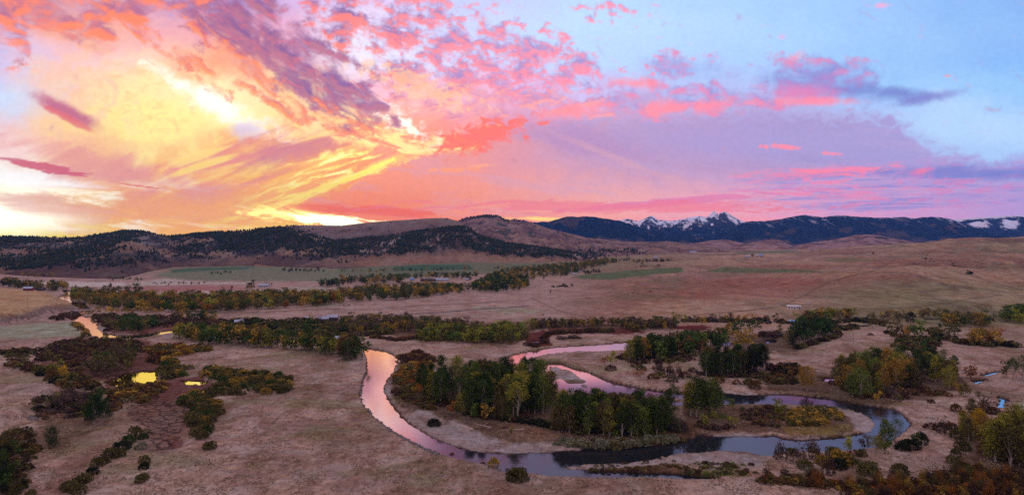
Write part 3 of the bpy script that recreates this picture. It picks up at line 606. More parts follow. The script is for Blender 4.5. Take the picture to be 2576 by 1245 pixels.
def build_ground():
    ys = list(np.arange(1345, 845, -2.1)); Yr = [CAM_H*FOC/(q-HY) for q in ys]
    q = Yr[-1]
    while q < 5600: q *= 1.0052; Yr.append(q)
    Yr += [6200, 7000, 8500, 11000, 13400]
    Yr = np.array(Yr); xs = np.arange(-420, 3000, 2.7); nr, nc = len(Yr), len(xs)
    YY, XS = np.meshgrid(Yr, xs, indexing='ij'); XX = (XS-HX)/FOC*YY
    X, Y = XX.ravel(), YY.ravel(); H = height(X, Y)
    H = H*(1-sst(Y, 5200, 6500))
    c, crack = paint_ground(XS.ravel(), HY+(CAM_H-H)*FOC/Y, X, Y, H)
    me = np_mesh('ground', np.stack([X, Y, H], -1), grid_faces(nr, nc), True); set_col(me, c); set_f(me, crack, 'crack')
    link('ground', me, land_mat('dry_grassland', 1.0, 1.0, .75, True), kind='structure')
    # the land beside and behind the drone, beyond the surveyed fan
    n = 60; a = np.linspace(R(-146), R(146), n); r = np.geomspace(60, 13400, 30)
    A_, R_ = np.meshgrid(a, r); V = np.stack([-np.sin(A_)*R_, -np.cos(A_)*R_, -3+0*A_], -1).reshape(-1, 3)
    # keep clear of the fan
    me = np_mesh('outer_ground', V, grid_faces(len(r), n), True); set_col(me, np.tile(FIELD, (len(V), 1)))
    link('outer_ground', me, bpy.data.materials['dry_grassland'], kind='structure')
    V = [(-260, 100, -3.2), (260, 100, -3.2), (260, 260, -3.2), (-260, 260, -3.2)]
build_ground()

# ------------------------------------------------------------------ water
def water_mat(refl_tint=None):
    m, N = new_mat('river_water' if refl_tint is None else 'tinted_still_water'); t = m.node_tree
    pos = N.n('ShaderNodeNewGeometry').outputs['Position']
    r1 = N.noise(N.vm('MULTIPLY', pos, (1.0, .5, 1)), .9, 4, .6, .5, '3D'); r2 = N.noise(pos, .035, 4, .6, .8, '3D')
    h = N.m('MULTIPLY', r1, N.sstep(r2, .4, .68, .15, 1.0))
    bp = N.n('ShaderNodeBump'); bp.inputs['Strength'].default_value = .1; bp.inputs['Distance'].default_value = .22; N.put(bp.inputs['Height'], h)
    gl = N.n('ShaderNodeBsdfGlossy'); gl.inputs['Roughness'].default_value = .03; gl.inputs['Color'].default_value = (1, .9, .9, 1); t.links.new(bp.outputs[0], gl.inputs['Normal'])
    df = N.n('ShaderNodeBsdfDiffuse'); df.inputs[0].default_value = (.012, .015, .018, 1)
    fr = N.n('ShaderNodeFresnel'); fr.inputs[0].default_value = 1.65; t.links.new(bp.outputs[0], fr.inputs['Normal'])
    k = N.m('MULTIPLY_ADD', fr.outputs[0], .9, .03)
    if refl_tint is None:
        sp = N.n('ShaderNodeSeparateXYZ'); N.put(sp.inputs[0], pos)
        calm_tint = N.m('MAXIMUM', N.sstep(sp.outputs[0], -22.0, -62.0), N.sstep(sp.outputs[1], 400.0, 460.0))
        k = N.m('MULTIPLY_ADD', N.m('SUBTRACT', .85, k), calm_tint, k)
        N.put(gl.inputs['Color'], N.mix(calm_tint, (.74, .54, .62), (1, .88, .72)))  # gloss tinted by position: mauve and gold stand in for reflected sunset
        N.put(gl.inputs['Roughness'], N.m('MULTIPLY_ADD', calm_tint, .03, .05))
        N.put(bp.inputs['Strength'], N.m('MULTIPLY_ADD', calm_tint, -.12, .24))
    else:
        k = .9; gl.inputs['Color'].default_value = refl_tint+(1,)
    mx = N.n('ShaderNodeMixShader'); N.put(mx.inputs[0], k); t.links.new(df.outputs[0], mx.inputs[1]); t.links.new(gl.outputs[0], mx.inputs[2])
    o = N.n('ShaderNodeOutputMaterial'); t.links.new(mx.outputs[0], o.inputs[0]); return m
def sheet(name, x0, x1, y0, y1, z, mat):
    nx, ny = 24, 24
    X, Y = np.meshgrid(np.linspace(x0, x1, nx), np.linspace(y0, y1, ny))
    return link(name, np_mesh(name, np.stack([X, Y, np.full_like(X, z)], -1).reshape(-1, 3), grid_faces(ny, nx)), mat, kind='structure')
WM = water_mat(); WS = water_mat((.95, .82, .30)); WB = water_mat((.42, .55, .72))  # the gold tint of WS paints the bright sky reflection into the ponds
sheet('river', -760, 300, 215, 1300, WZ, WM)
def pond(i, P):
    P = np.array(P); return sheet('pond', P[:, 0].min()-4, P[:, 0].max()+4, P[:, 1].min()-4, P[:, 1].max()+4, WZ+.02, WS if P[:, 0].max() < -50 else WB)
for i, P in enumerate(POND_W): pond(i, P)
# ------------------------------------------------------------------ hills and mountains, each its own landform
def interp(x, pts):
    P = sorted(pts); return np.interp(x, [p[0] for p in P], [p[1] for p in P])
HILLS = {}
def landform(name, x0, x1, step, crest, base_y, Yb, Yc, paint, spur=1.0, spur_w=120., jag=0.0, nt=90, shape=1.0, seed=0, mat=None, z0=-4, back=1.25, shoulder=None):
    xs = np.arange(x0, x1+step, step); t = np.concatenate([np.linspace(0, 1, nt), np.linspace(1.02, 1.6, 10)])
    T, XS = np.meshgrid(t, xs, indexing='ij')
    cy = interp(xs, crest); by = base_y if np.isscalar(base_y) else interp(xs, base_y)
    by = np.maximum(by, cy+.5) if not np.isscalar(by) else np.maximum(by*np.ones_like(cy), cy+.5)
    yc_ = Yc(xs) if callable(Yc) else Yc*np.ones_like(xs); yb_ = Yb(xs) if callable(Yb) else Yb*np.ones_like(xs)
    Tc = np.clip(T, 0, 1); D = yb_+(yc_-yb_)*T
    g = Tc**shape
    ysc = by+(cy-by)*g
    Z = CAM_H-(ysc-HY)/FOC*(yb_+(yc_-yb_)*Tc)
    zc = CAM_H-(cy-HY)/FOC*yc_
    X = (XS-HX)/FOC*D
    # gullies and spurs running down the slope
    amp = 4*Tc*(1-Tc)
    n = fbm(X/spur_w, D/(spur_w*3.2), 6, .55, 400+seed, .4); r = 1-np.abs(n-.5)*5
    relief = (r*.6+(fbm(X/(spur_w*.4), D/(spur_w*1.0), 5, .6, 420+seed)-.5)*1.3)
    Z = Z + relief*spur*amp**.8
    Z = Z + jag*(fbm(X/(spur_w*.5), D/(spur_w*.5), 6, .6, 440+seed)-.5)*np.clip(Tc*1.4, 0, 1)
    fall = np.clip((T-1)/.6, 0, 1); Z = Z*(1-fall*fall) + z0*fall*fall
    Z[0] = np.minimum(Z[0], z0)
    V = np.stack([X, D, Z], -1).reshape(-1, 3)
    # slope based normal estimate for the paint
    gx = np.gradient(Z, axis=1)/np.maximum(np.abs(np.gradient(X, axis=1)), .1); gy = np.gradient(Z, axis=0)/np.maximum(np.abs(np.gradient(D, axis=0)), .1)
    info = dict(x=XS.ravel(), t=T.ravel(), X=X.ravel(), D=D.ravel(), Z=Z.ravel(), gx=gx.ravel(), gy=gy.ravel(), y=(HY+(CAM_H-Z)*FOC/D).ravel(), r=r.ravel(), n=n.ravel(), relief=relief.ravel())
    cols = paint(info)
    me = np_mesh(name, V, grid_faces(len(t), len(xs)), True); set_col(me, cols)
    link(name, me, mat, kind='structure'); HILLS[seed] = dict(X=X, D=D, Z=Z, XS=XS, T=T, Y=info['y'].reshape(X.shape)); return info
def blend(base, layers):
    c = np.tile(hexl(base), (len(layers[0][1]), 1)) if layers else None
    for h, m in layers: c = c*(1-m[:, None])+hexl(h)[None]*m[:, None]
    return c
HM = land_mat('hillside', .8, .12, .45); MM = land_mat('mountainside', .5, .02, .15)

def paint_left(q):
    n = fbm(q['X']/90, q['D']/90, 5, .6, 500); m = fbm(q['X']/35, q['D']/200, 5, .6, 501); f = fbm(q['X']/300, q['D']/300, 4, .5, 502)
    c = blend('504a48', [('3e3c3e', sst(n, .45, .6)), ('76726f', sst(m, .54, .66)*sst(q['t'], .25, .5)), ('a08870', sst(f, .5, .6)*.6), ('a58f78', sst(q['t'], .8, .95)*.6), ('665248', (1-sst(q['t'], .05, .25))*.6)])
    return c*(.8+.4*m[:, None])
CR1 = [(-420,600),(0,597),(173,598),(250,592),(280,587),(310,583),(345,582),(377,586),(393,592),(450,594),(490,590),(533,587),(600,582),(650,577),(700,572),(770,585),(830,603),(900,640),(960,660)]
B1 = [(-420,690),(0,690),(100,697),(230,701),(300,702),(393,680),(433,672),(633,669),(859,676),(960,668)]
landform('ridge', -420, 960, 2.6, CR1, B1, lambda x: CAM_H*FOC/(interp(x, B1)-HY), 3000, paint_left, 34, 120, 8, 120, .8, 1, HM)
landform('ridge', 600, 1420, 2.6, [(600,600),(640,583),(700,571),(733,567),(859,567),(942,558),(1025,552.6),(1109,548),(1125,549),(1149,555),(1180,575),(1250,600),(1330,612),(1420,625)], 640, 3300, 4400, lambda q: blend('74645a', [('62524a', sst(fbm(q['X']/160, q['D']/300, 5, .6, 510), .45, .62)), ('8c7a68', sst(q['t'], .7, 1)*.5)]), 20, 190, 4, 70, .9, 2, HM)
SP = [(640,640),(700,620),(780,612),(859,605),(959,595),(1059,580),(1130,571),(1159,570),(1185,573),(1192,583),(1212,595),(1275,612),(1359,623),(1442,637),(1475,648),(1500,656)]
SB = [(640,670),(860,674),(990,668),(1159,660),(1392,662),(1500,660)]
landform('ridge', 640, 1500, 2.4, SP, SB, lambda x: CAM_H*FOC/(interp(x, SB)-HY), lambda x: np.interp(x, [640, 1200, 1500], [2750, 3000, 2750]), lambda q: blend('5e5248', [('4a423c', sst(fbm(q['X']/80, q['D']/120, 5, .6, 520), .42, .6)), ('98887e', sst(fbm(q['X']/30, q['D']/160, 5, .6, 521), .54, .64)*sst(q['t'], .2, .5)), ('92765f', (1-sst(q['t'], .1, .35))*.8)]), 18, 90, 4, 80, .85, 3, HM)
def paint_brown(q):
    n = fbm(q['X']/220, q['D']/500, 5, .6, 530)
    return blend('7c665c', [('64504a', sst(n, .45, .6)), ('a58a74', sst(q['r'], .6, 1)*.5), ('3c4438', sst(fbm(q['X']/90, q['D']/260, 5, .6, 531), .58, .64)*sst(q['y'], 640, 590)*.8)])
landform('hill', 1130, 1950, 2.8, [(1130,585),(1149,557),(1175,548),(1225,541.6),(1252,543),(1275,554),(1295,553),(1319,554),(1345,563),(1379,574),(1420,584),(1475,597),(1575,609),(1680,607),(1760,618),(1850,630),(1950,645)], 652, 3000, 5400, paint_brown, 42, 260, 6, 90, .9, 4, HM)
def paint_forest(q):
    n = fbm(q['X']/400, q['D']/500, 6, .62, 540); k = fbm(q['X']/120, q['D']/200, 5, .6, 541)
    c = blend('12263a', [('1c3240', sst(k, .5, .62)*.8), ('5e5048', sst(n, .60, .66)*.55), ('6a5a50', sst(q['t'], .28, .05)*sst(n, .4, .55)*.7)])  # forest colour shifted to blue, carrying part of the distance haze
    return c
def paint_forest_snow(q):
    c = paint_forest(q); k = fbm(q['X']/90, q['D']/160, 5, .65, 545)
    m = sst(q['t'], .86, 1.0)*sst(k, .58, .64)*.35 + sst(fbm(q['X']/70, q['D']/700, 5, .6, 546), .66, .70)*sst(q['t'], .6, .85)*.6
    return c*(1-m[:, None])+hexl('d8d8e4')[None]*m[:, None]
CR3 = [(1300,575),(1339,560),(1379,558),(1425,545),(1450,546),(1475,544),(1509,548),(1559,555),(1592,567),(1642,585),(1692,597),(1750,608),(1800,615)]
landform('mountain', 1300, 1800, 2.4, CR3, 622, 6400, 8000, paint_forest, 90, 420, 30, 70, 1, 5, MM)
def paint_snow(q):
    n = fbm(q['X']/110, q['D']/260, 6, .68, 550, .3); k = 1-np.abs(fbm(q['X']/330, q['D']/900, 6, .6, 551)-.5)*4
    c = blend('14283c', [('3c4450', sst(q['t'], .4, .7)*.9), ('6a6264', sst(n, .56, .64)*sst(q['t'], .3, .6)*.5)])  # blue base holds the haze of distance in the rock and forest colour
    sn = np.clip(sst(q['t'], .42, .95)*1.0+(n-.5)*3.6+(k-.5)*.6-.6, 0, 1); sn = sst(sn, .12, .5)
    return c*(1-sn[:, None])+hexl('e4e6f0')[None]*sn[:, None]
CR4 = [(1500,575),(1530,560),(1552,553),(1562,554),(1575,550),(1590,554),(1609,555),(1625,548),(1639,542.5),(1650,550),(1659,555),(1668,554),(1690,556),(1717,551.6),(1735,547),(1760,544),(1780,546.6),(1790,539),(1797,530),(1802,536),(1808,539),(1815,534),(1824,531.5),(1832,536),(1840,543),(1850,547),(1860,553),(1877,558),(1920,590),(1960,610)]
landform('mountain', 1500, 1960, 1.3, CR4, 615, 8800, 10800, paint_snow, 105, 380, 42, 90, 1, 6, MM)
CR5 = [(1690,612),(1730,596),(1780,585),(1830,575),(1860,563),(1877,558),(1924,556),(1964,551.6),(2000,545),(2024,540),(2050,545),(2067,547),(2100,541.6),(2144,545),(2217,548),(2267,546.6),(2300,549),(2344,545),(2384,549),(2417,560),(2467,577),(2517,595),(2560,612),(2600,620)]
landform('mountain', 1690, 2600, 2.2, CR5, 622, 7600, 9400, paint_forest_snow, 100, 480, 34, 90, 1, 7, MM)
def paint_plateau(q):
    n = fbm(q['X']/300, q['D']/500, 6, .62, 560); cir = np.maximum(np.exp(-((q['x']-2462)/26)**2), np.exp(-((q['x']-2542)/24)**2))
    c = blend('14283c', [('22344a', sst(n, .5, .6))])  # haze blue mixed into the slope colour here too
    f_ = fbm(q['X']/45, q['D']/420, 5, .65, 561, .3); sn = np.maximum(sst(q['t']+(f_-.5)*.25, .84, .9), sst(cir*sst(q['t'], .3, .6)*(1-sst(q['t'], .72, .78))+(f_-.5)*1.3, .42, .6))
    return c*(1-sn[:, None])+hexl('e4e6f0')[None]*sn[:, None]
landform('mountain', 2360, 3000, 2.2, [(2360,560),(2400,551.6),(2417,550),(2450,548),(2480,546),(2517,543),(2576,541),(2700,540),(3000,545)], 622, 9600, 11400, paint_plateau, 90, 420, 22, 80, .8, 8, MM)
def paint_low(q):
    n = fbm(q['X']/160, q['D']/200, 5, .6, 570)
    return blend('94786e', [('765c54', sst(n, .45, .6)), ('a88f7c', sst(q['t'], .1, .0)*.6), ('283432', sst(fbm(q['X']/220, q['D']/160, 5, .6, 571), .56, .6)*sst(q['t'], .35, .7)*.8)])
landform('hill', 1780, 2000, 2.5, [(1780,626),(1830,621),(1860,616),(1890,610),(1925,604),(1947,602),(1962,604),(1980,612),(2000,623)], 630, 4900, 5400, paint_low, 16, 180, 3, 40, .8, 9, HM)
landform('hill', 1950, 2420, 2.5, [(1950,625),(1990,619),(2034,611),(2084,604),(2120,598),(2150,591),(2184,590),(2217,593),(2267,602),(2310,612),(2360,619),(2420,626)], 632, 5000, 6100, paint_low, 22, 240, 4, 50, .85, 10, HM)
landform('hill', 1700, 1900, 2.5, [(1700,620),(1740,613),(1780,606),(1810,603),(1827,602),(1850,606),(1880,614),(1900,620)], 624, 5900, 6500, paint_low, 18, 240, 4, 40, .85, 11, HM)
landform('hill', -420, 500, 4, [(-420,603),(0,600),(150,597.5),(190,596.5),(240,599),(300,590),(345,580.5),(380,584),(420,596),(500,603)], 615, 4600, 5200, lambda q: blend('8c8088', [('70666c', sst(q['n'], .45, .6))]), 10, 200, 5, 30, 1, 12, HM)

# trees of the far slopes: nobody could count them
def slope_trees(name, specs):
    Vs, Cs = [], []
    for key, cnt, dens, hmin, hmax in specs:
        g = HILLS[key]; nt, nx = g['X'].shape; k = 0; P = []
        w = dens(g['XS'], g['Y'], g['T'], g['X'], g['D']); w = np.clip(w, 0, None); w[-10:] = 0; w[0] = 0
        area = np.abs(np.gradient(g['X'], axis=1))*np.hypot(np.gradient(g['D'], axis=0), np.gradient(g['Z'], axis=0)); w = (w*area).ravel(); w = w/w.sum()
        idx = rng.choice(len(w), cnt, p=w); i, j = idx//nx, idx % nx; i = np.clip(i, 0, nt-2); j = np.clip(j, 0, nx-2); u, v = rng.random(cnt), rng.random(cnt)
        def bl(A): return (A[i, j]*(1-u)*(1-v)+A[i, j+1]*u*(1-v)+A[i+1, j]*(1-u)*v+A[i+1, j+1]*u*v)
        B = np.stack([bl(g['X']), bl(g['D']), bl(g['Z'])], -1); h = hmin+(hmax-hmin)*rng.random(cnt)**1.5; r = h*(.16+.2*rng.random(cnt))
        a0 = rng.random(cnt)*6.28
        # five-sided crowns with a shoulder
        n = 5; ring1 = np.stack([np.stack([B[:, 0]+r*np.cos(a0+2*math.pi*q/n), B[:, 1]+r*np.sin(a0+2*math.pi*q/n), B[:, 2]+h*(.12+.1*rng.random(cnt))], -1) for q in range(n)], 1)
        ring2 = np.stack([np.stack([B[:, 0]+r*.75*np.cos(a0+2*math.pi*q/n), B[:, 1]+r*.75*np.sin(a0+2*math.pi*q/n), B[:, 2]+h*(.5+.15*rng.random(cnt))], -1) for q in range(n)], 1)
        top = (B+np.stack([0*h, 0*h, h], -1))[:, None]
        bot = (B-np.stack([0*h, 0*h, h*.1], -1))[:, None]
        V = np.concatenate([bot, ring1, ring2, top], 1); Vs.append(V.reshape(-1, 3))
        sh = .7+.6*rng.random(cnt); base = hexl('2c3828')[None]*sh[:, None]; br = rng.random(cnt) < .12; base[br] = hexl('4a4228')
        Cs.append(np.repeat(base, 12, 0))
    V = np.concatenate(Vs); m = len(V)//12; F = []
    for q in range(5):
        a, b = 1+q, 1+(q+1) % 5; F += [(0, b, a), (a, b, b+5), (a, b+5, a+5), (a+5, b+5, 11)]
    F = np.array(F)[None]+12*np.arange(m)[:, None, None]
    me = np_mesh(name, V, F.reshape(-1, 3)); set_col(me, np.concatenate(Cs))
    mt, N = new_mat('far_conifer'); d = N.n('ShaderNodeBsdfDiffuse'); N.put(d.inputs[0], N.n('ShaderNodeAttribute', attribute_name='Col').outputs['Color'])
    o = N.n('ShaderNodeOutputMaterial'); mt.node_tree.links.new(d.outputs[0], o.inputs[0])
    link(name, me, mt, kind='stuff', label='dark juniper and pine woodland scattered over the ridge slopes', category='woodland')
def dens_left(xs, y, t, X, D):
    n = fbm(X/120, D/160, 5, .6, 600); n2 = fbm(X/400, D/400, 4, .5, 601); b = sst(n, .47, .57)*1.3
    d = .16+b*1.0
    right = sst(xs, 380, 520)
    d = d*(.35+1.6*right*sst(t, .25, .45)) + sst(t, .2, .5)*sst(n2, .45, .6)*.9
    band = np.exp(-((y-(690-np.clip(xs, -400, 330)*.29))/14)**2)*(xs < 340); d = d+band*2.2
    d = d*(1-.75*np.exp(-((y-(640-xs*.13))/16)**2)*(xs < 300))
    return d*sst(t, .04, .2)*(1-.85*sst(t, .86, .97)*sst(xs, 560, 620))*(1-.5*sst(t, .9, 1)*(xs < 160))
def dens_spur(xs, y, t, X, D):
    n = fbm(X/110, D/130, 5, .6, 610); return (sst(n, .4, .58)+.15)*sst(t, .18, .4)*(1.0+.8*sst(xs, 1120, 1200))*(1-sst(xs, 1400, 1470)*.6)
def dens_brown(xs, y, t, X, D):
    n = fbm(X/160, D/260, 5, .6, 620); top = np.exp(-((xs-1225)/60)**2)*sst(t, .9, .98)
    line = np.exp(-((y-(628+(xs-1300)*.07))/5)**2)*sst(xs, 1290, 1330)*(1-sst(xs, 1480, 1560))*2.5+np.exp(-((y-(628+(xs-1450)*.05))/4)**2)*sst(xs, 1440, 1460)*(1-sst(xs, 1600, 1660))*2.0
    return top*5+line+sst(n, .58, .66)*.15+.004
slope_trees('hillside_woodland', [(1, 40000, dens_left, 5, 12), (3, 15000, dens_spur, 4, 11), (2, 900, lambda xs, y, t, X, D: .03+sst(fbm(X/90, D/160, 4, .6, 630), .58, .66)+np.exp(-((xs-735)/22)**2)*3, 5, 12), (4, 1500, dens_brown, 7, 14)])
# ------------------------------------------------------------------ vegetation
def leaf_mat(name, attr=False):
    m, N = new_mat(name); t = m.node_tree
    tint = N.n('ShaderNodeAttribute', attribute_name='tint').outputs['Fac']
    base = N.n('ShaderNodeAttribute', attribute_name='Col').outputs['Color'] if attr else N.n('ShaderNodeObjectInfo').outputs['Color']
    k = N.lin(tint, 0, 1, .45, 1.6); warm = N.mix(N.sstep(tint, .55, 1.0, 0, .35), (1, 1, 1), (1.25, 1.05, .7))
    col = N.mix(1.0, N.mix(1.0, base, N.comb(k, k, k), 'MULTIPLY'), warm, 'MULTIPLY')
    d = N.n('ShaderNodeBsdfDiffuse'); N.put(d.inputs[0], col); tr = N.n('ShaderNodeBsdfTranslucent'); N.put(tr.inputs[0], col)
    mx = N.n('ShaderNodeMixShader'); mx.inputs[0].default_value = .25; t.links.new(d.outputs[0], mx.inputs[1]); t.links.new(tr.outputs[0], mx.inputs[2])
    o = N.n('ShaderNodeOutputMaterial'); t.links.new(mx.outputs[0], o.inputs[0]); return m
LEAF = leaf_mat('autumn_leaves'); LEAFS = leaf_mat('autumn_leaves_mass', True)
BARK = plain_mat('cottonwood_bark', s2l('94887c')+(1,), .9, .4, 3.0)
TW = plain_mat('willow_twigs', s2l('4c3a30')+(1,), .9, .4, 3.0)
def leaf_quads(P, size, r, aspect=1.0):
    """one small leaf spray (a bent quad) at each point"""
    n = len(P); a = r.normal(size=(n, 3)); a /= np.linalg.norm(a, axis=1)[:, None]
    b = np.cross(a, r.normal(size=(n, 3))); b /= np.linalg.norm(b, axis=1)[:, None]
    s = (size*(.6+.8*r.random(n)))[:, None] if np.isscalar(size) else (size*(.6+.8*r.random(n)))[:, None]
    V = np.stack([P-a*s*.5, P+b*s*.5*aspect, P+a*s*.5, P-b*s*.5*aspect], 1); V += r.normal(size=V.shape)*s[:, :, None]*.08
    return V.reshape(-1, 3)
def quad_idx(n): return np.arange(n*4).reshape(n, 4)
def tube(path, radii, sides=6):
    V, F = [], []; k = 0
    for i, (p, rr) in enumerate(zip(path, radii)):
        d = (Vector(path[min(i+1, len(path)-1)])-Vector(path[max(i-1, 0)])).normalized(); u = d.orthogonal().normalized(); w = d.cross(u)
        for j in range(sides):
            q = 2*math.pi*j/sides; V.append(tuple(Vector(p)+(u*math.cos(q)+w*math.sin(q))*rr))
    for i in range(len(path)-1):
        for j in range(sides): F.append((i*sides+j, i*sides+(j+1) % sides, (i+1)*sides+(j+1) % sides, (i+1)*sides+j))
    return V, F
def merge(parts):
    V, F = [], []
    for v, f in parts: o = len(V); V += list(v); F += [tuple(a+o for a in q) for q in f]
    return np.array(V), np.array(F)
def tree_proto(seed, width=.55, lobes=12, quads=2400, low=.22, lean=0.0, leaf=.030, columnar=False, sparse=1.0):
    """unit-height tree: trunk with limbs, crown of leaf sprays gathered round the limb ends"""
    r = np.random.default_rng(seed); pr = random.Random(seed)
    H = 1.0; tr = []; n = 7; wob = [(pr.uniform(-.02, .02)*i/2, pr.uniform(-.02, .02)*i/2) for i in range(n)]
    top = .8 if not columnar else .93
    path = [(wob[i][0]+lean*(i/n)**1.5, wob[i][1], -.03+(top+.03)*i/(n-1)) for i in range(n)]
    tr.append(tube(path, [.022*(1-.8*i/(n-1))+.003 for i in range(n)], 7))
    L = []
    for k in range(lobes):
        f = (k+.5)/lobes; z = low+(1-low)*(.12+.80*f); prof = math.sin(math.pi*min(1, max(.0, (z-low*.6)/(1-low*.6)))**.85)**.6
        if columnar: prof = (1-(z-low)/(1.05-low))**.55*.9
        a = k*2.4+pr.uniform(-.5, .5); rad = width*.5*prof*pr.uniform(.45, .8); c = (math.cos(a)*rad+lean*z, math.sin(a)*rad, z+pr.uniform(-.03, .03)); s = (.11+.07*pr.random())*(width/.55)**.7*(1.1-.25*f)
        L.append((c, s)); zi = max(.12, z-.16-rad*.6); i = min(n-1, int((zi+.03)/(top+.03)*(n-1))); b = path[i]
        mid = tuple((b[q]+c[q])/2+(.02 if q == 2 else 0) for q in range(3))
        tr.append(tube([b, mid, c], [.0085, .005, .0018], 4))
    L.append(((lean, 0, .92), .09*(width/.55)**.6))
    w = np.array([s**2.2 for _, s in L]); w /= w.sum(); pick = r.choice(len(L), int(quads*sparse), p=w)
    d = r.normal(size=(len(pick), 3)); d /= np.linalg.norm(d, axis=1)[:, None]; rr = r.random(len(pick))**(1/2.2)
    Cc = np.array([L[i][0] for i in pick]); Ss = np.array([L[i][1] for i in pick])[:, None]
    bump = 1+.35*np.sin(d[:, :1]*7+Cc[:, :1]*40)*np.cos(d[:, 1:2]*8+Cc[:, 2:3]*30)
    P = Cc+d*Ss*rr[:, None]*bump*np.array([1.05, 1.05, .95]); P[:, 2] = np.maximum(P[:, 2], low*.6)
    P = P[P[:, 2] < 1.02]
    V = leaf_quads(P, leaf, r); lobe_t = {i: r.random() for i in range(len(L))}
    pk = pick[:len(P)] if len(P) == len(pick) else pick[:len(P)]
    tint = np.clip(.5+.35*(np.array([lobe_t[i] for i in pk])-.5)+.25*r.normal(size=len(P)), 0, 1)
    cm = np_mesh('crown', V, quad_idx(len(P))); set_f(cm, np.repeat(tint, 4), 'tint'); cm.materials.append(LEAF)
    tv, tf = merge(tr); tm = np_mesh('trunk', tv, tf, True); tm.materials.append(BARK)
    return tm, cm
def conifer_proto(seed):
    r = np.random.default_rng(seed); P = []; n = 1500
    z = .08+.92*r.random(n)**1.25; rad = .19*(1-z)**.85*(.8+.2*np.sin(z*60))*np.sqrt(.25+.75*r.random(n)); a = r.random(n)*6.28
    P = np.stack([np.cos(a)*rad, np.sin(a)*rad, z-rad*.25], -1); V = leaf_quads(P, .035, r, .6)
    cm = np_mesh('crown', V, quad_idx(n)); set_f(cm, np.repeat(np.clip(.35+.15*r.normal(size=n), 0, 1), 4), 'tint'); cm.materials.append(LEAF)
    tv, tf = tube([(0, 0, -.02), (0, 0, .5), (0, 0, .96)], [.018, .01, .002], 6); tm = np_mesh('trunk', np.array(tv), np.array(tf), True); tm.materials.append(BARK); return tm, cm
def bush_proto(seed, quads=750, flat=.8, lobes=7, spiky=0.0, leaf=.075):
    """unit-diameter bush: rounded clumps over a fan of stems"""
    r = np.random.default_rng(seed); L = []
    for k in range(lobes):
        a = k*2.4+r.random(); q = .24*math.sqrt((k+.3)/lobes)*(1+.3*r.random()); L.append((q*math.cos(a), q*math.sin(a), flat*(.38-.35*q+.12*r.random()), .20+.09*r.random()))
    L = np.array(L); pick = r.integers(0, lobes, quads); d = r.normal(size=(quads, 3)); d /= np.linalg.norm(d, axis=1)[:, None]; d[:, 2] = np.abs(d[:, 2])*1.0-.25
    rr = (.55+.45*r.random(quads))[:, None]; P = L[pick, :3]+d*L[pick, 3:4]*rr*np.array([1, 1, flat+spiky]); P[:, 2] = np.maximum(P[:, 2], .01*r.random(quads))
    if spiky: P[:, 2] *= 1+spiky*r.random(quads)**3
    sk = r.random(quads) < .3; an = r.random(quads)*6.28; ra = .30+.14*r.random(quads)+.05*np.sin(an*5+seed)
    P[sk] = np.stack([np.cos(an)*ra, np.sin(an)*ra, .02+.26*flat*r.random(quads)], -1)[sk]
    V = leaf_quads(P, leaf, r); tint = np.clip(.5+.3*(r.random(lobes)[pick]-.5)+.22*r.normal(size=quads), 0, 1)
    st = [tube([(0, 0, -.03), (x*.5, y*.5, z*.6), (x, y, z+.08)], [.012, .008, .003], 3) for x, y, z, _ in L]
    tv, tf = merge(st); nq = len(V)//4
    me = np_mesh('bush', np.concatenate([V, tv]), np.concatenate([quad_idx(nq), tf+len(V)]))
    set_f(me, np.concatenate([np.repeat(tint, 4), np.zeros(len(tv))]), 'tint'); me.materials.append(LEAF); me.materials.append(TW)
    mi = np.zeros(nq+len(tf), np.int32); mi[nq:] = 1; me.polygons.foreach_set('material_index', mi); return me
WIDE = [tree_proto(s, w, l, 2300, lo) for s, w, l, lo in ((1, .66, 14, .08), (2, .58, 13, .12), (3, .74, 15, .06), (4, .52, 12, .16), (5, .62, 14, .05))]
TALL = [tree_proto(s, w, l, 1900, lo) for s, w, l, lo in ((11, .42, 12, .1), (12, .35, 11, .05), (13, .46, 12, .18), (14, .38, 11, .08))]
BARE = [tree_proto(s, .42, 16, 420, .25, leaf=.02) for s in (25, 26)]
OPEN = [tree_proto(s, w, l, 1300, lo, leaf=.026, lean=le) for s, w, l, lo, le in ((21, .6, 9, .35, .05), (22, .5, 8, .4, -.04))]
SLIM = [tree_proto(s, .3, 9, 1000, .06, columnar=True) for s in (31, 32)]
CONI = [conifer_proto(41), conifer_proto(42)]
BUSH = [bush_proto(51), bush_proto(52, flat=.7, lobes=8), bush_proto(53, lobes=6, flat=.95), bush_proto(54, flat=.75, lobes=9)]
RAGG = [bush_proto(61, 700, .8, 8, .6, .06), bush_proto(62, 700, .9, 7, .8, .055)]

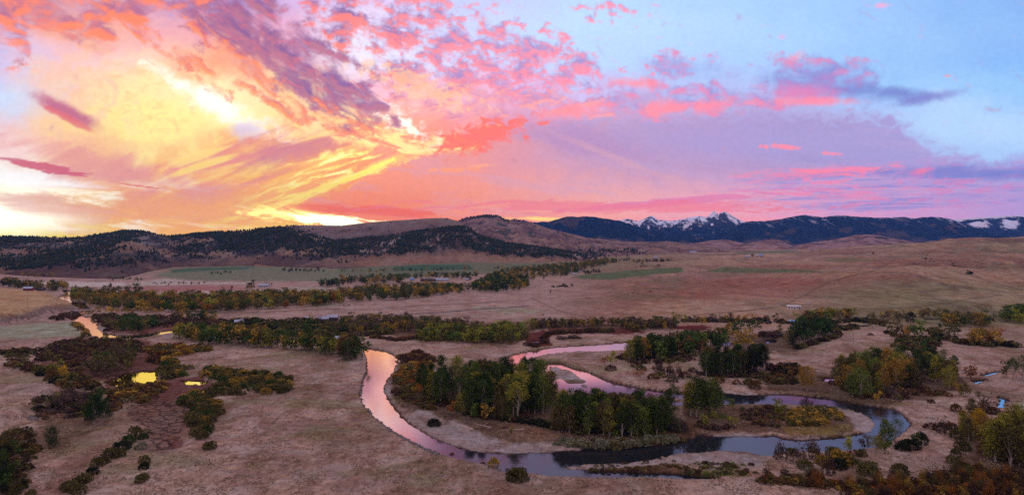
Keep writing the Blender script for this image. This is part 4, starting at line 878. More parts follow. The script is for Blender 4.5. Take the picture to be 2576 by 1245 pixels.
# colour words and their albedo
CW = {'G': ('dark green', '3a4e24'), 'F': ('deep green', '29401d'), 'L': ('light green', '5a6e30'), 'Y': ('yellow-green', '787c30'), 'V': ('bright yellow', 'a88e22'), 'O': ('golden', '8a7430'),
      'A': ('amber orange', '7a5226'), 'B': ('olive brown', '58542f'), 'R': ('russet', '604a2c'), 'D': ('dark red-brown', '48372b'), 'K': ('blackish green', '2a2f20'), 'M': ('mauve-brown', '584a42'), 'S': ('silvery grey-green', '6c7058')}
TREES, BUSHES = [], []       # (x, y, height m, colour letter, kind, place, width factor)
def sample_poly(P, n, y_jit=0):
    P = np.array([q[:2] for q in P]); out = []; x0, x1, y0, y1 = P[:, 0].min(), P[:, 0].max(), P[:, 1].min(), P[:, 1].max()
    tries = 0; wmax = 1/(y0-HY)**3
    cand_d = math.sqrt((x1-x0)*(y1-y0)/n)*.45
    while len(out) < n and tries < 200:
        tries += 1; k = n*6; xx = rng.uniform(x0, x1, k); yy = rng.uniform(y0, y1, k); w = (1/(yy-HY)**3)/wmax; m = (rng.random(k) < w) & (sdf_poly(xx, yy, P) > 0)
        for a, b in zip(xx[m], yy[m]):
            s = (b-HY)/(y1-HY)
            if all((a-c)**2+((b-d)*3)**2 > (cand_d*s)**2*(1 if tries < 60 else .2) for c, d in out[-400:]):
                out.append((a, b))
                if len(out) >= n: break
    return out
def sample_line(P, n, jx=2, jy=1.5):
    P = [q[:2] for q in P]; seg = [math.dist(P[i], P[i+1]) for i in range(len(P)-1)]; T = sum(seg); out = []
    for k in range(n):
        s = (k+.5+random.uniform(-.35, .35))/n*T; i = 0
        while i < len(seg)-1 and s > seg[i]: s -= seg[i]; i += 1
        f = s/seg[i]; out.append((P[i][0]*(1-f)+P[i+1][0]*f+random.gauss(0, jx), P[i][1]*(1-f)+P[i+1][1]*f+random.gauss(0, jy)))
    return out
def pick_w(pal): return random.choice(pal)
def trees(place, P, n, h, pal, kind='cottonwood', line=False, wide=None):
    pts = sample_line(P, n) if line else sample_poly(P, n)
    for a, b in pts: TREES.append([a, b, random.uniform(*h), pick_w(pal), kind, place, None])
def tree(place, x, y, px, c, kind='cottonwood', shape=None, k=0):
    if k or 1: TREES.append([x, y, px*CAM_H/(y-HY), c, kind, place, shape])
def bushes(place, P, n, d, pal, line=False, rag=False, kind='willow bush', jit=(2, 1.5)):
    n = int(n*1.45) if n > 30 else n
    pts = sample_line(P, n, *jit) if line else sample_poly(P, n)
    for a, b in pts: BUSHES.append([a, b, random.uniform(*d)*1.15, pick_w(pal), kind, place, rag])
def bush(place, x, y, px, c, rag=False, kind='willow bush'): BUSHES.append([x, y, 1.25*px*CAM_H/(y-HY), c, kind, place, rag])

# ---- the survey of the woods
T = 'the big grove inside the river bend'
trees(T, C(5, [(560,150),(700,110),(1000,90),(1450,90),(1600,170),(1640,300),(1600,400),(1250,360),(1000,345),(760,255),(600,200)]), 62, (16.5, 20), 'GGFFGLGBGY')
trees(T, C(5, [(1640,340),(1900,355),(2200,365),(2490,380),(2500,430),(2350,480),(2100,495),(1800,470),(1640,420)]), 50, (14, 17), 'GGFLBGYBG')
for x, y, p, c in ((700,215,50,'B'),(600,185,36,'A'),(930,320,60,'Y'),(1105,365,48,'O'),(1210,365,62,'B'),(830,330,36,'A'),(990,350,52,'L'),(1640,440,66,'B'),(1720,460,70,'B'),(1870,480,70,'L'),(2120,490,84,'G'),(2380,480,66,'G'),(2290,490,62,'L'),(1980,480,84,'B'),(2230,485,70,'G')): q = C(5, [(x, y)])[0]; tree(T, q[0], q[1], p, c)
q = C(5, [(1275,468)])[0]; tree('the gravel bar in front of the big grove', q[0], q[1], 24, 'Y', shape='SLIM')
q = C(5, [(2515,262)])[0]; tree('the narrow neck east of the big grove', q[0], q[1], 58, 'G', shape='OPEN')
T = 'the small grove on the neck of the peninsula'
for x, y, p, c in ((60,335,92,'Y'),(105,340,104,'G'),(150,330,98,'G'),(200,330,96,'L'),(250,320,84,'G'),(40,300,60,'O')): q = C(6, [(x, y)])[0]; tree(T, q[0], q[1], p, c)
T = 'the peninsula'
for x, y, p, c in ((165,405,30,'Y'),(240,375,26,'Y'),(300,388,30,'L'),(360,398,30,'Y'),(402,400,22,'Y'),(365,285,32,'L'),(735,325,42,'Y'),(440,300,18,'G')): q = C(6, [(x, y)])[0]; tree(T, q[0], q[1], p, c, shape='SLIM')
T = 'the grove across the upper channel'
trees(T, C(7, [(1250,420),(1560,420),(1830,360),(2100,300),(2140,240),(1900,250),(1500,300),(1240,350)]), 60, (14, 17), 'GGFGBGLR')
for x, y, p, c in ((1180,425,58,'Y'),(1240,400,58,'Y'),(1330,400,58,'O'),(1400,380,64,'G'),(1560,350,48,'O')): q = C(7, [(x, y)])[0]; tree(T, q[0], q[1], p, c, shape='WIDE')
T = 'the dark stand beside the upper channel'
trees(T, C(7, [(1880,560),(2000,590),(2200,580),(2400,570),(2540,560),(2540,490),(2200,480),(1900,500)]), 30, (14.5, 19), 'KFGGB')
T = 'the meadow north of the upper channel'
for x, y, p, c, s in ((930,450,26,'A',None),(1010,455,42,'Y','TALL'),(1290,590,28,'A','SLIM'),(2180,190,40,'O','WIDE'),(2260,160,46,'G','WIDE'),(2420,150,44,'G','WIDE'),(2290,262,42,'O','TALL'),(2330,270,44,'O','TALL'),(2400,255,46,'O','WIDE')): q = C(7, [(x, y)])[0]; tree(T, q[0], q[1], p, c, shape=s)
T = 'the dark grove below the blue-roofed shed'
trees(T, C(3, [(760,745),(860,765),(1000,700),(1110,668),(1090,600),(950,600),(800,640)]), 34, (13, 18), 'KGFGB')
for x, y, p, c in ((20,565,24,'Y'),(150,585,25,'O'),(340,680,46,'O'),(400,650,40,'G'),(920,605,26,'L'),(740,640,22,'B')): q = C(3, [(x, y)])[0]; tree('the fields around the blue-roofed shed', q[0], q[1], p, c)
T = 'the row above the blue-roofed shed'
trees(T, C(3, [(810,560),(1280,545),(1300,515),(1100,510),(860,530)]), 36, (9, 13), 'YOBLR')
T = 'the east meadow'
for x, y, p, c, s in ((1430,612,48,'B','WIDE'),(1720,585,40,'K','WIDE'),(1600,690,52,'B','WIDE'),(1770,682,48,'L','WIDE'),(1690,665,32,'O','SLIM'),(1640,600,22,'B',None)): q = C(3, [(x, y)])[0]; tree(T, q[0], q[1], p, c, shape=s)
T = 'the far line of trees on the east meadow'
trees(T, C(3, [(1960,595),(2380,605),(2380,565),(1960,560)]), 26, (13, 17), 'BOGB')
trees('the golden stand on the east meadow', C(3, [(2120,735),(2400,742),(2390,705),(2130,695)]), 13, (12, 14.5), 'OOAOY'); trees('the olive trees west of the golden stand', C(3, [(1890,680),(2060,690),(2080,660),(1900,650)]), 7, (10, 13), 'BBG')
trees('the green wood at the foot of the slope', C(3, [(2400,560),(2640,590),(2640,480),(2420,510)]), 56, (11, 14), 'LGYG')
T = 'the grove east of the upper channel'
trees(T, C(8, [(660,640),(800,760),(1000,770),(1250,760),(1500,690),(1700,670),(1880,640),(1900,560),(1700,520),(1400,480),(1100,480),(850,480),(670,540)]), 70, (13, 17.5), 'GLYBYOBG')
for x, y, p, c, s in ((390,712,66,'O','WIDE'),(850,770,58,'L','WIDE'),(930,782,76,'L','WIDE'),(740,690,44,'O','SLIM'),(1100,830,32,'O','SLIM'),(2040,580,44,'A','TALL'),(1990,772,42,'B','TALL'),(1930,760,36,'O','TALL'),(2110,780,22,'B',None),(2470,618,62,'G','OPEN'),(2560,605,66,'L','OPEN'),(2400,570,42,'B','OPEN'),(1820,690,60,'Y','WIDE'),(1890,600,50,'R','TALL')): q = C(8, [(x, y)])[0]; tree(T if x < 1900 else 'the creek on the east meadow', q[0], q[1], p, c, shape=s)
T = 'the near bank beside the creek'
for x, y, p, c, s in ((2120,1172,72,'V','WIDE'),(1960,1165,62,'Y','TALL'),(2060,1000,54,'B','WIDE'),(2150,960,40,'R','WIDE')): q = C(8, [(x, y)])[0]; tree(T, q[0], q[1], p, c, shape=s)
T = 'the thicket at the eastern edge of the near bank'
trees(T, C(6, [(2330,680),(2576,750),(2720,700),(2720,540),(2420,560)]), 36, (14, 19), 'YBBYOB')
T = 'the near bank by the river bend'
for x, y, p, c, s in ((1240,600,50,'Y','SLIM'),(1370,590,40,'M','SLIM'),(1452,640,54,'Y','OPEN'),(1530,615,88,'L','TALL'),(1605,560,68,'L','OPEN'),(1500,560,40,'O','SLIM'),(1760,560,40,'G','SLIM')): q = C(6, [(x, y)])[0]; tree(T, q[0], q[1], p, c, shape=s)
T = 'the tree strip along the western channel'
trees(T, C(1, [(1320,690),(1600,740),(2000,760),(2400,800),(2576,830),(2576,785),(2300,765),(1900,720),(1340,665)]), 74, (13, 18), 'YOGGBYGO'); trees(T, C(2, [(0,840),(130,878),(178,865),(160,810),(0,790)]), 11, (14, 18), 'GARG')
trees('the riverside wood below the old bridge', C(1, [(860,640),(1000,660),(1180,620),(1190,580),(900,590)]), 24, (12, 15.5), 'GFGB')
trees('the row of trees behind the red brush', C(1, [(1320,545),(1480,555),(1640,555)]), 12, (12, 15), 'BGBO', line=True)
trees('the golden trees beside the bridge', C(1, [(700,500),(900,495),(1240,500)]), 13, (7.5, 10), 'OVOO', line=True)
belt = 'the valley wood across the river'
trees(belt, C(1, [(530,400),(700,445),(940,490),(1250,492),(1700,495),(1900,475),(2300,455),(2576,432),(2576,380),(2300,380),(2060,375),(1500,390),(1000,390),(780,380),(560,350)]), 640, (12.5, 17), 'OBGOBGYAB')
trees(belt, C(2, [(0,400),(100,412),(430,402),(900,352),(920,335),(900,310),(640,310),(300,325),(0,355)]), 240, (12.5, 17), 'GBGOBO')
w = 'the wood beside the farm road'
trees(w, C(2, [(950,332),(1140,347),(1330,332),(1440,285),(1440,260),(1200,215),(1180,205),(970,300)]), 230, (12, 16), 'GGKBOG'); trees(w, C(2, [(1200,250),(1500,250),(1700,218),(1800,185),(1950,145),(2100,108),(1990,100),(1750,138),(1500,160),(1200,190)]), 330, (13, 18), 'GBOGB')
f = 'the far valley farms'
trees(f, C(2, [(0,285),(450,275),(480,245),(700,235),(1020,255),(1020,215),(700,225),(0,255)]), 100, (12, 17), 'GBKOG')
trees(f, C(2, [(0,180),(250,183),(480,178)]), 14, (8, 13), 'GOOB', line=True); trees(f, C(2, [(510,178),(700,178),(860,165)]), 9, (8, 13), 'GBOK', line=True); trees(f, C(2, [(1140,162),(1225,162)]), 5, (9, 12), 'BO', line=True); trees(f, C(2, [(930,172),(965,170)]), 3, (12, 14), 'OA', line=True)
trees(f, C(2, [(2205,118),(2350,112),(2490,115)]), 24, (12, 16), 'KGB', line=True); trees(f, C(2, [(1825,200),(1950,196)]), 14, (9, 12), 'K', line=True); trees(f, C(2, [(1560,105),(1640,105)]), 8, (8, 12), 'BO', line=True); trees(f, C(2, [(1690,100),(1830,95)]), 10, (8, 12), 'OB', line=True)
trees(f, C(2, [(2100,105),(2130,102),(2180,100)]), 8, (10, 14), 'KG', line=True); trees(f, C(2, [(2220,155),(2420,150)]), 12, (6, 9), 'B', line=True)
trees(f, C(1, [(0,310),(200,325),(420,335),(500,320),(505,300),(200,290),(0,270)]), 60, (12, 17), 'BOGBK'); trees(f, C(1, [(170,215),(420,222)]), 14, (8, 12), 'OB', line=True); trees(f, C(1, [(830,250),(1080,248)]), 12, (7, 10), 'BG', line=True)
trees(f, C(1, [(2410,292),(2576,292)]), 16, (12, 18), 'GK', line=True); trees(f, C(1, [(1580,208),(1750,190)]), 12, (6, 9), 'BG', line=True); trees(f, C(1, [(2120,180),(2440,182)]), 16, (9, 13), 'KB', line=True); trees(f, C(1, [(1150,275),(1560,275)]), 26, (4, 6), 'KB', line=True); trees(f, C(1, [(760,360),(1070,350)]), 9, (14, 20), 'GB', line=True)
for k, x, y, p, c in ((1,1870,316,20,'K'),(1,1900,312,24,'K'),(1,1890,318,14,'O'),(1,1745,320,12,'K'),(1,1685,320,8,'K'),(2,1740,303,13,'G'),(2,1580,345,10,'M'),(1,2015,282,7,'G'),(1,2050,288,8,'G'),(1,2350,560,18,'Y'),(1,2395,585,24,'B'),(1,1760,565,14,'O'),
                      (3,395,80,9,'K'),(3,528,73,9,'K'),(13,1435,352,7,'O'),(13,1570,312,8,'O'),(13,1845,358,5,'O'),(13,980,335,4,'K')): q = C(k, [(x, y)])[0]; tree('the open valley fields', q[0], q[1], p, c)
for k, x, y, p in ((1,1810,578,28),(1,1850,582,22),(1,2003,548,16),(1,2027,548,19),(1,2487,540,17),(1,205,285,12),(2,870,345,20)): q = C(k, [(x, y)])[0]; tree('the ranch houses', q[0], q[1], p, 'K', kind='spruce')
s_ = 'the aspen strip in the middle of the valley'
trees(s_, C(2, [(0,570),(0,655),(200,660),(420,650),(800,640),(950,605),(800,580),(300,555)]), 170, (8.5, 12.5), 'BOMBGMB'); trees(s_, C(2, [(560,700),(940,722),(1280,735),(1390,700),(1400,650),(1300,615),(1000,645),(720,640)]), 140, (8.5, 13), 'YBLGBY')
for x, y, p, c in ((1190,640,34,'Y'),(1240,640,32,'Y'),(1280,640,30,'Y'),(1350,620,26,'Y'),(1410,625,34,'Y'),(1250,690,36,'Y')): q = C(2, [(x, y)])[0]; tree(s_, q[0], q[1], p, c)
trees('the brushy tree line under the plain', C(2, [(1440,630),(1600,605),(2100,600),(2200,640),(2520,612),(2520,580),(1440,585)]), 190, (7, 10.5), 'BMBGMO'); q = C(2, [(2535,560)])[0]; tree('the brushy tree line under the plain', q[0], q[1], 27, 'Y')
T = 'the willow grove behind the bright pond'
trees(T, C(9, [(850,440),(1000,470),(1300,430),(1370,370),(1300,280),(1000,270),(880,320)]), 30, (10, 14.5), 'BBGBMB')
T = 'the western bank by the ponds'
for x, y, p, c, s in ((540,460,46,'Y','WIDE'),(630,480,40,'V','WIDE'),(655,510,32,'O','WIDE'),(765,560,40,'B','WIDE'),(700,540,28,'G',None),(390,440,34,'B','TALL'),(340,430,24,'B',None),(200,325,26,'B','WIDE'),(260,330,22,'B',None),(950,935,76,'F','WIDE'),(1060,900,58,'F','WIDE'),(880,900,52,'G','WIDE'),(1010,720,44,'G','WIDE'),(520,1170,56,'F','WIDE'),(190,1240,40,'G','TALL'),(640,790,44,'M','OPEN'),(570,740,36,'B','OPEN'),(720,760,50,'M','OPEN'),(830,760,46,'M','OPEN')): q = C(9, [(x, y)])[0]; tree(T, q[0], q[1], p, c, shape=s)
T = 'the dark corner of the western bank'
trees(T, C(4, [(-60,934),(-60,760),(30,720),(70,850),(60,934)]), 9, (7, 10), 'KFG')

# ---- brush
bushes('the hedge of willows between pond and meadow', [(405,960),(410,905),(432,902),(447,925),(545,929),(640,942),(687,940),(728,955),(730,983),(690,992),(540,997),(545,965),(530,950),(480,936),(440,958)], 105, (4.4, 6.4), 'BBOBG')
bushes('the willow clump beside the cracked mudflat', C(4, [(1350,230),(1450,170),(1560,160),(1640,280),(1660,310),(1560,420),(1590,500),(1500,530),(1400,480),(1390,420),(1500,320)]), 44, (4.6, 6.4), 'BOBBG')
q = C(4, [(1580,585)])[0]; bush('the willow clump beside the cracked mudflat', q[0], q[1], 28, 'B')
for x, y, p, c in ((1100,462,14,'B'),(1020,490,30,'B'),(1080,505,22,'G'),(970,535,30,'G'),(1065,575,20,'S'),(915,590,34,'K'),(840,650,34,'B'),(900,640,26,'B'),(780,690,26,'B'),(735,715,24,'B'),(700,775,26,'K'),(640,830,32,'B'),(600,850,30,'B'),(540,900,36,'B'),(510,880,28,'B'),(590,925,30,'B'),(1090,690,26,'B'),(1085,735,22,'K'),(1085,800,18,'B'),(1065,830,28,'B'),(230,934,22,'B')): q = C(4, [(x, y)])[0]; bush('the row of round willows below the mudflat', q[0], q[1], p, c)
bushes('the red brush west of the ponds', C(9, [(330,330),(420,200),(620,110),(900,80),(1250,90),(1420,130),(1440,220),(1300,230),(880,260),(800,400),(520,290)]), 170, (3, 5), 'DDRDBD', rag=True, kind='brush bush')
bushes('the orange hedge north of the ponds', C(9, [(1460,190),(1600,150),(2100,160),(2110,200),(1800,255),(1480,245)]), 60, (4, 5.6), 'BORBA')
bushes('the orange hedge north of the ponds', C(9, [(1500,270),(1640,270),(1620,330),(1500,330)]), 12, (4, 6), 'RD')
bushes('the brush on the shore of the bright pond', C(9, [(1060,590),(1230,570),(1500,545),(1680,535),(1660,590),(1500,700),(1350,740),(1100,640)]), 46, (3, 5), 'RORBD')
bushes('the brush on the shore of the bright pond', C(9, [(930,560),(1100,600),(1200,700),(1180,860),(1120,850),(1080,700)]), 16, (3, 4.5), 'DMR', rag=True)
bushes('the dark red brush at the bend', C(2, [(440,830),(560,790),(700,830),(740,880),(620,900),(450,870)]), 34, (4, 6), 'DDR', rag=True, kind='brush bush'); bushes('the orange brush west of the big grove', C(5, [(400,30),(430,-20),(520,-60),(680,-50),(640,100),(600,180),(520,140),(440,100)]), 60, (3.5, 5.5), 'OARBB')
bushes('the orange brush west of the big grove', C(5, [(400,110),(480,140),(620,220),(700,290),(640,300),(500,230),(400,160)]), 34, (2, 3.6), 'BDRB', rag=True)
bushes('the willow field between the ranch and the river', C(1, [(1900,545),(2100,560),(2300,545),(2576,590),(2576,690),(2200,670),(1900,650),(1650,600),(1700,570)]), 150, (5, 8), 'BBGBK'); bushes('the willow field between the ranch and the river', C(2, [(0,560),(250,600),(230,660),(0,690)]), 30, (5, 8), 'BBM')
bushes('the red brush by the old bridge', C(1, [(390,560),(600,540),(600,500),(480,500),(400,520)]), 26, (4, 6), 'DRD', rag=True); bushes('the bank of the frosted green field', C(1, [(560,580),(610,610),(655,660),(640,680)]), 16, (4, 6), 'BRO', line=True)
bushes('the red brush by the old bridge', C(1, [(690,520),(850,505),(950,520),(900,600),(800,640),(740,560)]), 46, (4, 6), 'DDB', rag=True); bushes('the red brush under the valley wood', C(1, [(960,510),(1300,530),(1700,560),(1740,600),(1500,615),(1200,600),(1000,560)]), 100, (4.5, 6.5), 'DDMB', rag=True, kind='brush bush')
bushes('the red marsh', C(2, [(1540,730),(1520,690),(1560,660),(1640,640)]), 26, (3, 5), 'DD', line=True, rag=True); bushes('the red marsh', C(2, [(1640,650),(1850,640),(2060,640)]), 18, (5, 7), 'DBD', line=True); bushes('the red marsh', C(2, [(1400,735),(1480,750)]), 8, (4, 5), 'D', line=True, rag=True)
bushes('the pale meadow above the pink channel', C(2, [(1640,688),(1720,690),(1800,680)]), 12, (3, 5), 'M', line=True, rag=True); bushes('the pale meadow above the pink channel', C(2, [(230,680),(420,700),(560,690)]), 22, (3.5, 5), 'DR', line=True, rag=True)
bushes('the olive brush of the middle strip', C(2, [(560,700),(760,710),(760,640),(620,640)]), 26, (6, 8), 'BBY'); bushes('the olive brush of the middle strip', C(2, [(720,650),(1000,650),(1100,690),(900,700)]), 36, (5, 8), 'OBB'); bushes('the olive brush of the middle strip', C(2, [(200,660),(380,665),(370,640),(230,630)]), 16, (6, 8), 'BB')
bushes('the willow patch on the east meadow', C(8, [(1270,270),(1330,200),(1500,180),(1700,190),(1720,225),(1650,330),(1640,420),(1560,440),(1500,340),(1400,310)]), 80, (4.5, 6.5), 'BGKBD')
bushes('the brush line of the east meadow', C(8, [(1620,110),(1760,190),(2000,235),(2250,255),(2500,262)]), 46, (4.5, 6.5), 'KBD', line=True); bushes('the brush line under the dark grove', C(8, [(280,290),(480,225),(640,190),(720,150)]), 24, (4.5, 6), 'KDB', line=True)
bushes('the brush beside the dark stand', C(8, [(0,470),(300,470),(300,560),(240,680),(60,670),(0,600)]), 34, (4, 6), 'KBRD')
for x, y, p, c in ((1250,470,20,'D'),(1300,500,18,'B'),(1460,500,24,'D'),(1490,540,22,'D'),(1420,590,20,'R'),(1480,570,20,'B'),(1580,570,26,'D'),(1610,620,20,'B'),(1680,590,22,'D'),(1740,570,20,'D'),(990,500,18,'D'),(1820,520,16,'D'),(2080,620,20,'R'),(2260,640,16,'R'),(2380,650,22,'B'),(2440,690,26,'R'),(2520,640,20,'B'),(1090,390,14,'D')): q = C(7, [(x, y)])[0]; bush('the meadow beside the upper channel', q[0], q[1], p, c, rag=c == 'D')
bushes('the floor of the eastern grove', C(8, [(560,640),(900,790),(1300,800),(1650,760),(1960,800),(1600,690),(1300,640)]), 46, (3, 5), 'DMBR', rag=True)
for x, y, p, c in ((1640,1085,20,'D'),(1725,1115,22,'D'),(1775,1140,24,'D'),(1845,1095,24,'R'),(1885,1185,24,'B'),(1890,915,24,'R'),(1640,830,14,'D'),(2200,930,34,'M'),(2260,940,24,'R')): q = C(8, [(x, y)])[0]; bush('the grazed flat beside the river bend', q[0], q[1], p, c, rag=c in 'DM')
for x, y, p, c in ((740,660,32,'M'),(820,625,26,'B'),(870,690,34,'M'),(920,730,32,'B'),(975,655,36,'R'),(1060,700,34,'O'),(1140,640,32,'B'),(1190,700,44,'O'),(1240,700,30,'B'),(1180,730,34,'K'),(1090,775,36,'D'),(985,790,30,'S'),(1400,775,48,'B'),(1640,775,36,'B'),(2115,590,32,'B'),(2110,740,32,'B'),(1720,580,36,'K'),(1800,545,34,'K'),(1660,590,30,'K'),(1330,690,16,'G'),(1350,640,22,'B'),(1300,630,20,'R'),(2040,690,26,'B'),(2240,760,26,'B'),(2060,650,24,'B')): q = C(6, [(x, y)])[0]; bush('the near bank opposite the peninsula', q[0], q[1], p, c, rag=c in 'MRD')
bushes('the rust-coloured thicket along the near edge', C(6, [(540,835),(700,800),(1000,805),(1150,855),(1700,835),(1950,800),(2100,745),(2576,775),(2720,970),(1250,970),(1190,895),(850,855),(640,855)]), 230, (2.4, 4), 'ORBDARD', rag=True, kind='thicket bush')
bushes('the golden brush on the peninsula', C(6, [(780,410),(820,300),(1000,275),(1180,300),(1200,360),(1050,405)]), 80, (2.6, 4), 'OBOB', rag=True); bushes('the brown brush on the peninsula', C(6, [(440,290),(700,265),(760,320),(720,420),(560,410),(440,360)]), 50, (2, 3.4), 'DBRM', rag=True); bushes('the brown brush on the peninsula', C(6, [(60,370),(240,400),(440,420),(300,450),(100,430)]), 20, (2, 3.2), 'DBM', rag=True)
bushes('the grey-green willows on the shore', C(5, [(1580,545),(1900,588),(2100,583),(2400,558),(2576,520),(2500,490),(2100,520),(1700,520)]), 90, (1.8, 3), 'SSBS', rag=True); bushes('the floor of the big grove', C(5, [(1300,380),(1500,400),(1600,440),(1500,380)]), 10, (3.5, 5), 'KD', rag=True); bushes('the floor of the big grove', C(5, [(2480,400),(2576,380),(2576,470),(2490,470)]), 12, (3, 5), 'MDS', rag=True)
for x, y, p, c in ((1330,820,46,'B'),(1290,815,26,'D'),(1150,715,24,'O'),(835,640,15,'A'),(1065,694,10,'R'),(800,632,8,'R'),(700,410,26,'K')): q = C(5, [(x, y)])[0]; bush('the near bank of the river', q[0], q[1], p, c)
bushes('the low brush on the gravel spit', C(5, [(1830,740),(2200,725),(2576,715)]), 36, (.9, 1.8), 'BDB', line=True, rag=True, jit=(4, 6)); bushes('the low brush on the gravel spit', C(6, [(0,700),(250,690),(540,700),(560,780),(200,790),(0,780)]), 60, (.9, 2), 'BBDL', rag=True)
bushes('the fence line of the near bank', C(4, [(440,250),(520,300),(560,330)]), 8, (3, 4), 'DM', line=True, rag=True); bushes('the gully on the slope', C(13, [(2030,430),(2180,500)]), 14, (4, 7), 'K', line=True); bushes('the gully on the slope', C(13, [(1800,380),(1900,400)]), 10, (3, 5), 'K', line=True); bushes('the plain', C(2, [(1600,295),(1700,290),(1660,300)]), 8, (4, 6), 'K', line=True)

# brush and young trees along the scarp and under the groves
trees('the scarp row under the plain', C(3, [(1480,560),(1950,530),(1950,500),(1500,520)]), 34, (6, 10), 'BOBM'); trees('the scarp row under the plain', C(3, [(60,560),(300,570),(700,560),(760,540),(400,530),(60,535)]), 22, (5, 8), 'BMO')
bushes('the scarp row under the plain', C(3, [(1100,590),(1300,560),(1540,600),(1540,560),(1350,540),(1100,560)]), 36, (4, 6), 'BDK'); bushes('the scarp row under the plain', C(3, [(0,560),(400,575),(800,575),(800,545),(0,540)]), 50, (3.5, 5.5), 'BDMK')
bushes('the fields around the blue-roofed shed', C(3, [(600,680),(740,680),(740,650),(600,650)]), 26, (4, 6), 'DM', rag=True); bushes('the fields around the blue-roofed shed', C(3, [(1100,640),(1320,620),(1320,590),(1100,600)]), 26, (4, 6), 'DBK')
bushes('the floor of the grove across the upper channel', C(7, [(1060,410),(1300,450),(1600,440),(1850,400),(1850,360),(1100,350)]), 46, (3, 5), 'DKBM', rag=True); bushes('the floor of the dark stand', C(7, [(1860,560),(2560,590),(2560,540),(1880,540)]), 36, (3, 5), 'KBDM', rag=True)
bushes('the floor of the big grove', C(5, [(620,220),(1000,350),(1250,375),(1600,430),(1800,490),(1800,440),(1250,340),(700,190)]), 60, (2.5, 4.5), 'KBDB', rag=True)
bushes('the western bank by the ponds', C(9, [(60,330),(330,420),(640,560),(900,600),(1000,560),(760,440),(400,380),(100,290)]), 90, (3, 6), 'BKBDR', rag=True); bushes('the western bank by the ponds', C(9, [(520,760),(900,900),(1000,760),(900,640),(640,700)]), 40, (3, 5), 'BDMK', rag=True)
bushes('the western bank by the ponds', C(4, [(0,560),(60,520),(70,700),(150,934),(0,934)]), 30, (2.5, 5), 'KBD', rag=True); bushes('the low knolls of the western bench', C(1, [(0,790),(400,760),(700,700),(900,700),(600,760),(300,830),(0,830)]), 70, (3, 5), 'BKBD', rag=True)

for k, x, y, p in ((9,830,760,56),(9,720,750,52),(9,950,455,40),(9,1080,470,40),(9,1200,455,38),(5,2300,350,50),(5,1740,440,60),(7,2520,330,44),(7,2480,340,36),(8,1010,735,50),(8,1530,670,44),(5,2420,340,46),(5,920,310,56),(5,1090,350,58)):
    q = C(k, [(x, y)])[0]; TREES.append([q[0], q[1], p*CAM_H/(q[1]-HY), 'M', 'bare tree', {9: 'the western pond bank', 5: 'the river-bend grove', 7: 'the dark stand', 8: 'the eastern channel grove'}[k], 'BARE'])

bushes('the dark corner of the western bank', C(4, [(0,480),(200,420),(300,560),(260,700),(180,934),(0,934)]), 60, (2, 4), 'KBRDB', rag=True); bushes('the western bank by the ponds', C(4, [(200,230),(560,160),(600,330),(420,380),(250,340)]), 34, (2.5, 4.5), 'BDMK', rag=True)
bushes('the floor of the big grove', C(5, [(1640,440),(2100,500),(2480,470),(2480,420),(2000,430),(1700,400)]), 40, (2.5, 4.5), 'KBLB', rag=True); bushes('the east meadow', C(8, [(1100,140),(1300,180),(1600,110),(1500,80)]), 20, (3, 5), 'KBD', rag=True)
trees('the eastern edge thicket', C(6, [(2060,560),(2250,640),(2330,520),(2250,420),(2100,440)]), 9, (7, 12), 'BYRO')
# ------------------------------------------------------------------ planting
ALIAS = {'the big grove inside the river bend': 'the river-bend grove', 'the gravel bar in front of the big grove': 'the gravel bar by the river-bend grove', 'the narrow neck east of the big grove': 'the neck east of the big grove',
 'the small grove on the neck of the peninsula': 'the peninsula neck grove', 'the peninsula': 'the peninsula', 'the grove across the upper channel': 'the grove across the pink channel',
 'the dark stand beside the upper channel': 'the dark stand', 'the meadow north of the upper channel': 'the north meadow', 'the dark grove below the blue-roofed shed': 'the blue shed grove',
 'the fields around the blue-roofed shed': 'the blue shed fields', 'the row above the blue-roofed shed': 'the row above the blue shed', 'the grove east of the upper channel': 'the eastern channel grove',
 'the near bank beside the creek': 'the creek bank', 'the thicket at the eastern edge of the near bank': 'the eastern edge thicket', 'the near bank by the river bend': 'the river bend bank',
 'the tree strip along the western channel': 'the western channel strip', 'the riverside wood below the old bridge': 'the wood below the bridge', 'the far line of trees on the east meadow': 'the far east line',
 'the golden stand on the east meadow': 'the golden east stand', 'the olive trees west of the golden stand': 'the olive east stand', 'the green wood at the foot of the slope': 'the slope-foot wood', 'the row of trees behind the red brush': 'the row behind red brush',
 'the golden trees beside the bridge': 'the bridge row', 'the valley wood across the river': 'the valley wood', 'the aspen strip in the middle of the valley': 'the mid-valley aspen strip', 'the brushy tree line under the plain': 'the tree line under the plain',
 'the willow grove behind the bright pond': 'the grove behind the yellow pond', 'the western bank by the ponds': 'the western pond bank', 'the dark corner of the western bank': 'the dark western corner',
 'the hedge of willows between pond and meadow': 'the pond meadow hedge', 'the willow clump beside the cracked mudflat': 'the mudflat clump', 'the row of round willows below the mudflat': 'the row below the mudflat',
 'the brush on the shore of the bright pond': 'the yellow pond shore', 'the grazed flat beside the river bend': 'the grazed flat', 'the near bank opposite the peninsula': 'the bank opposite the peninsula',
 'the rust-coloured thicket along the near edge': 'the rust-coloured thicket', 'the near bank of the river': 'the near river bank', 'the grey-green willows on the shore': 'the grey-green shore willows', 'the brush beside the dark stand': 'the brush by the dark stand'}
ORD = 'first second third fourth fifth sixth seventh eighth ninth tenth eleventh twelfth thirteenth fourteenth fifteenth sixteenth seventeenth eighteenth nineteenth twentieth'.split()
ORD += ['twenty-'+o for o in ORD[:9]]+['thirtieth']+['thirty-'+o for o in ORD[:9]]+['fortieth']
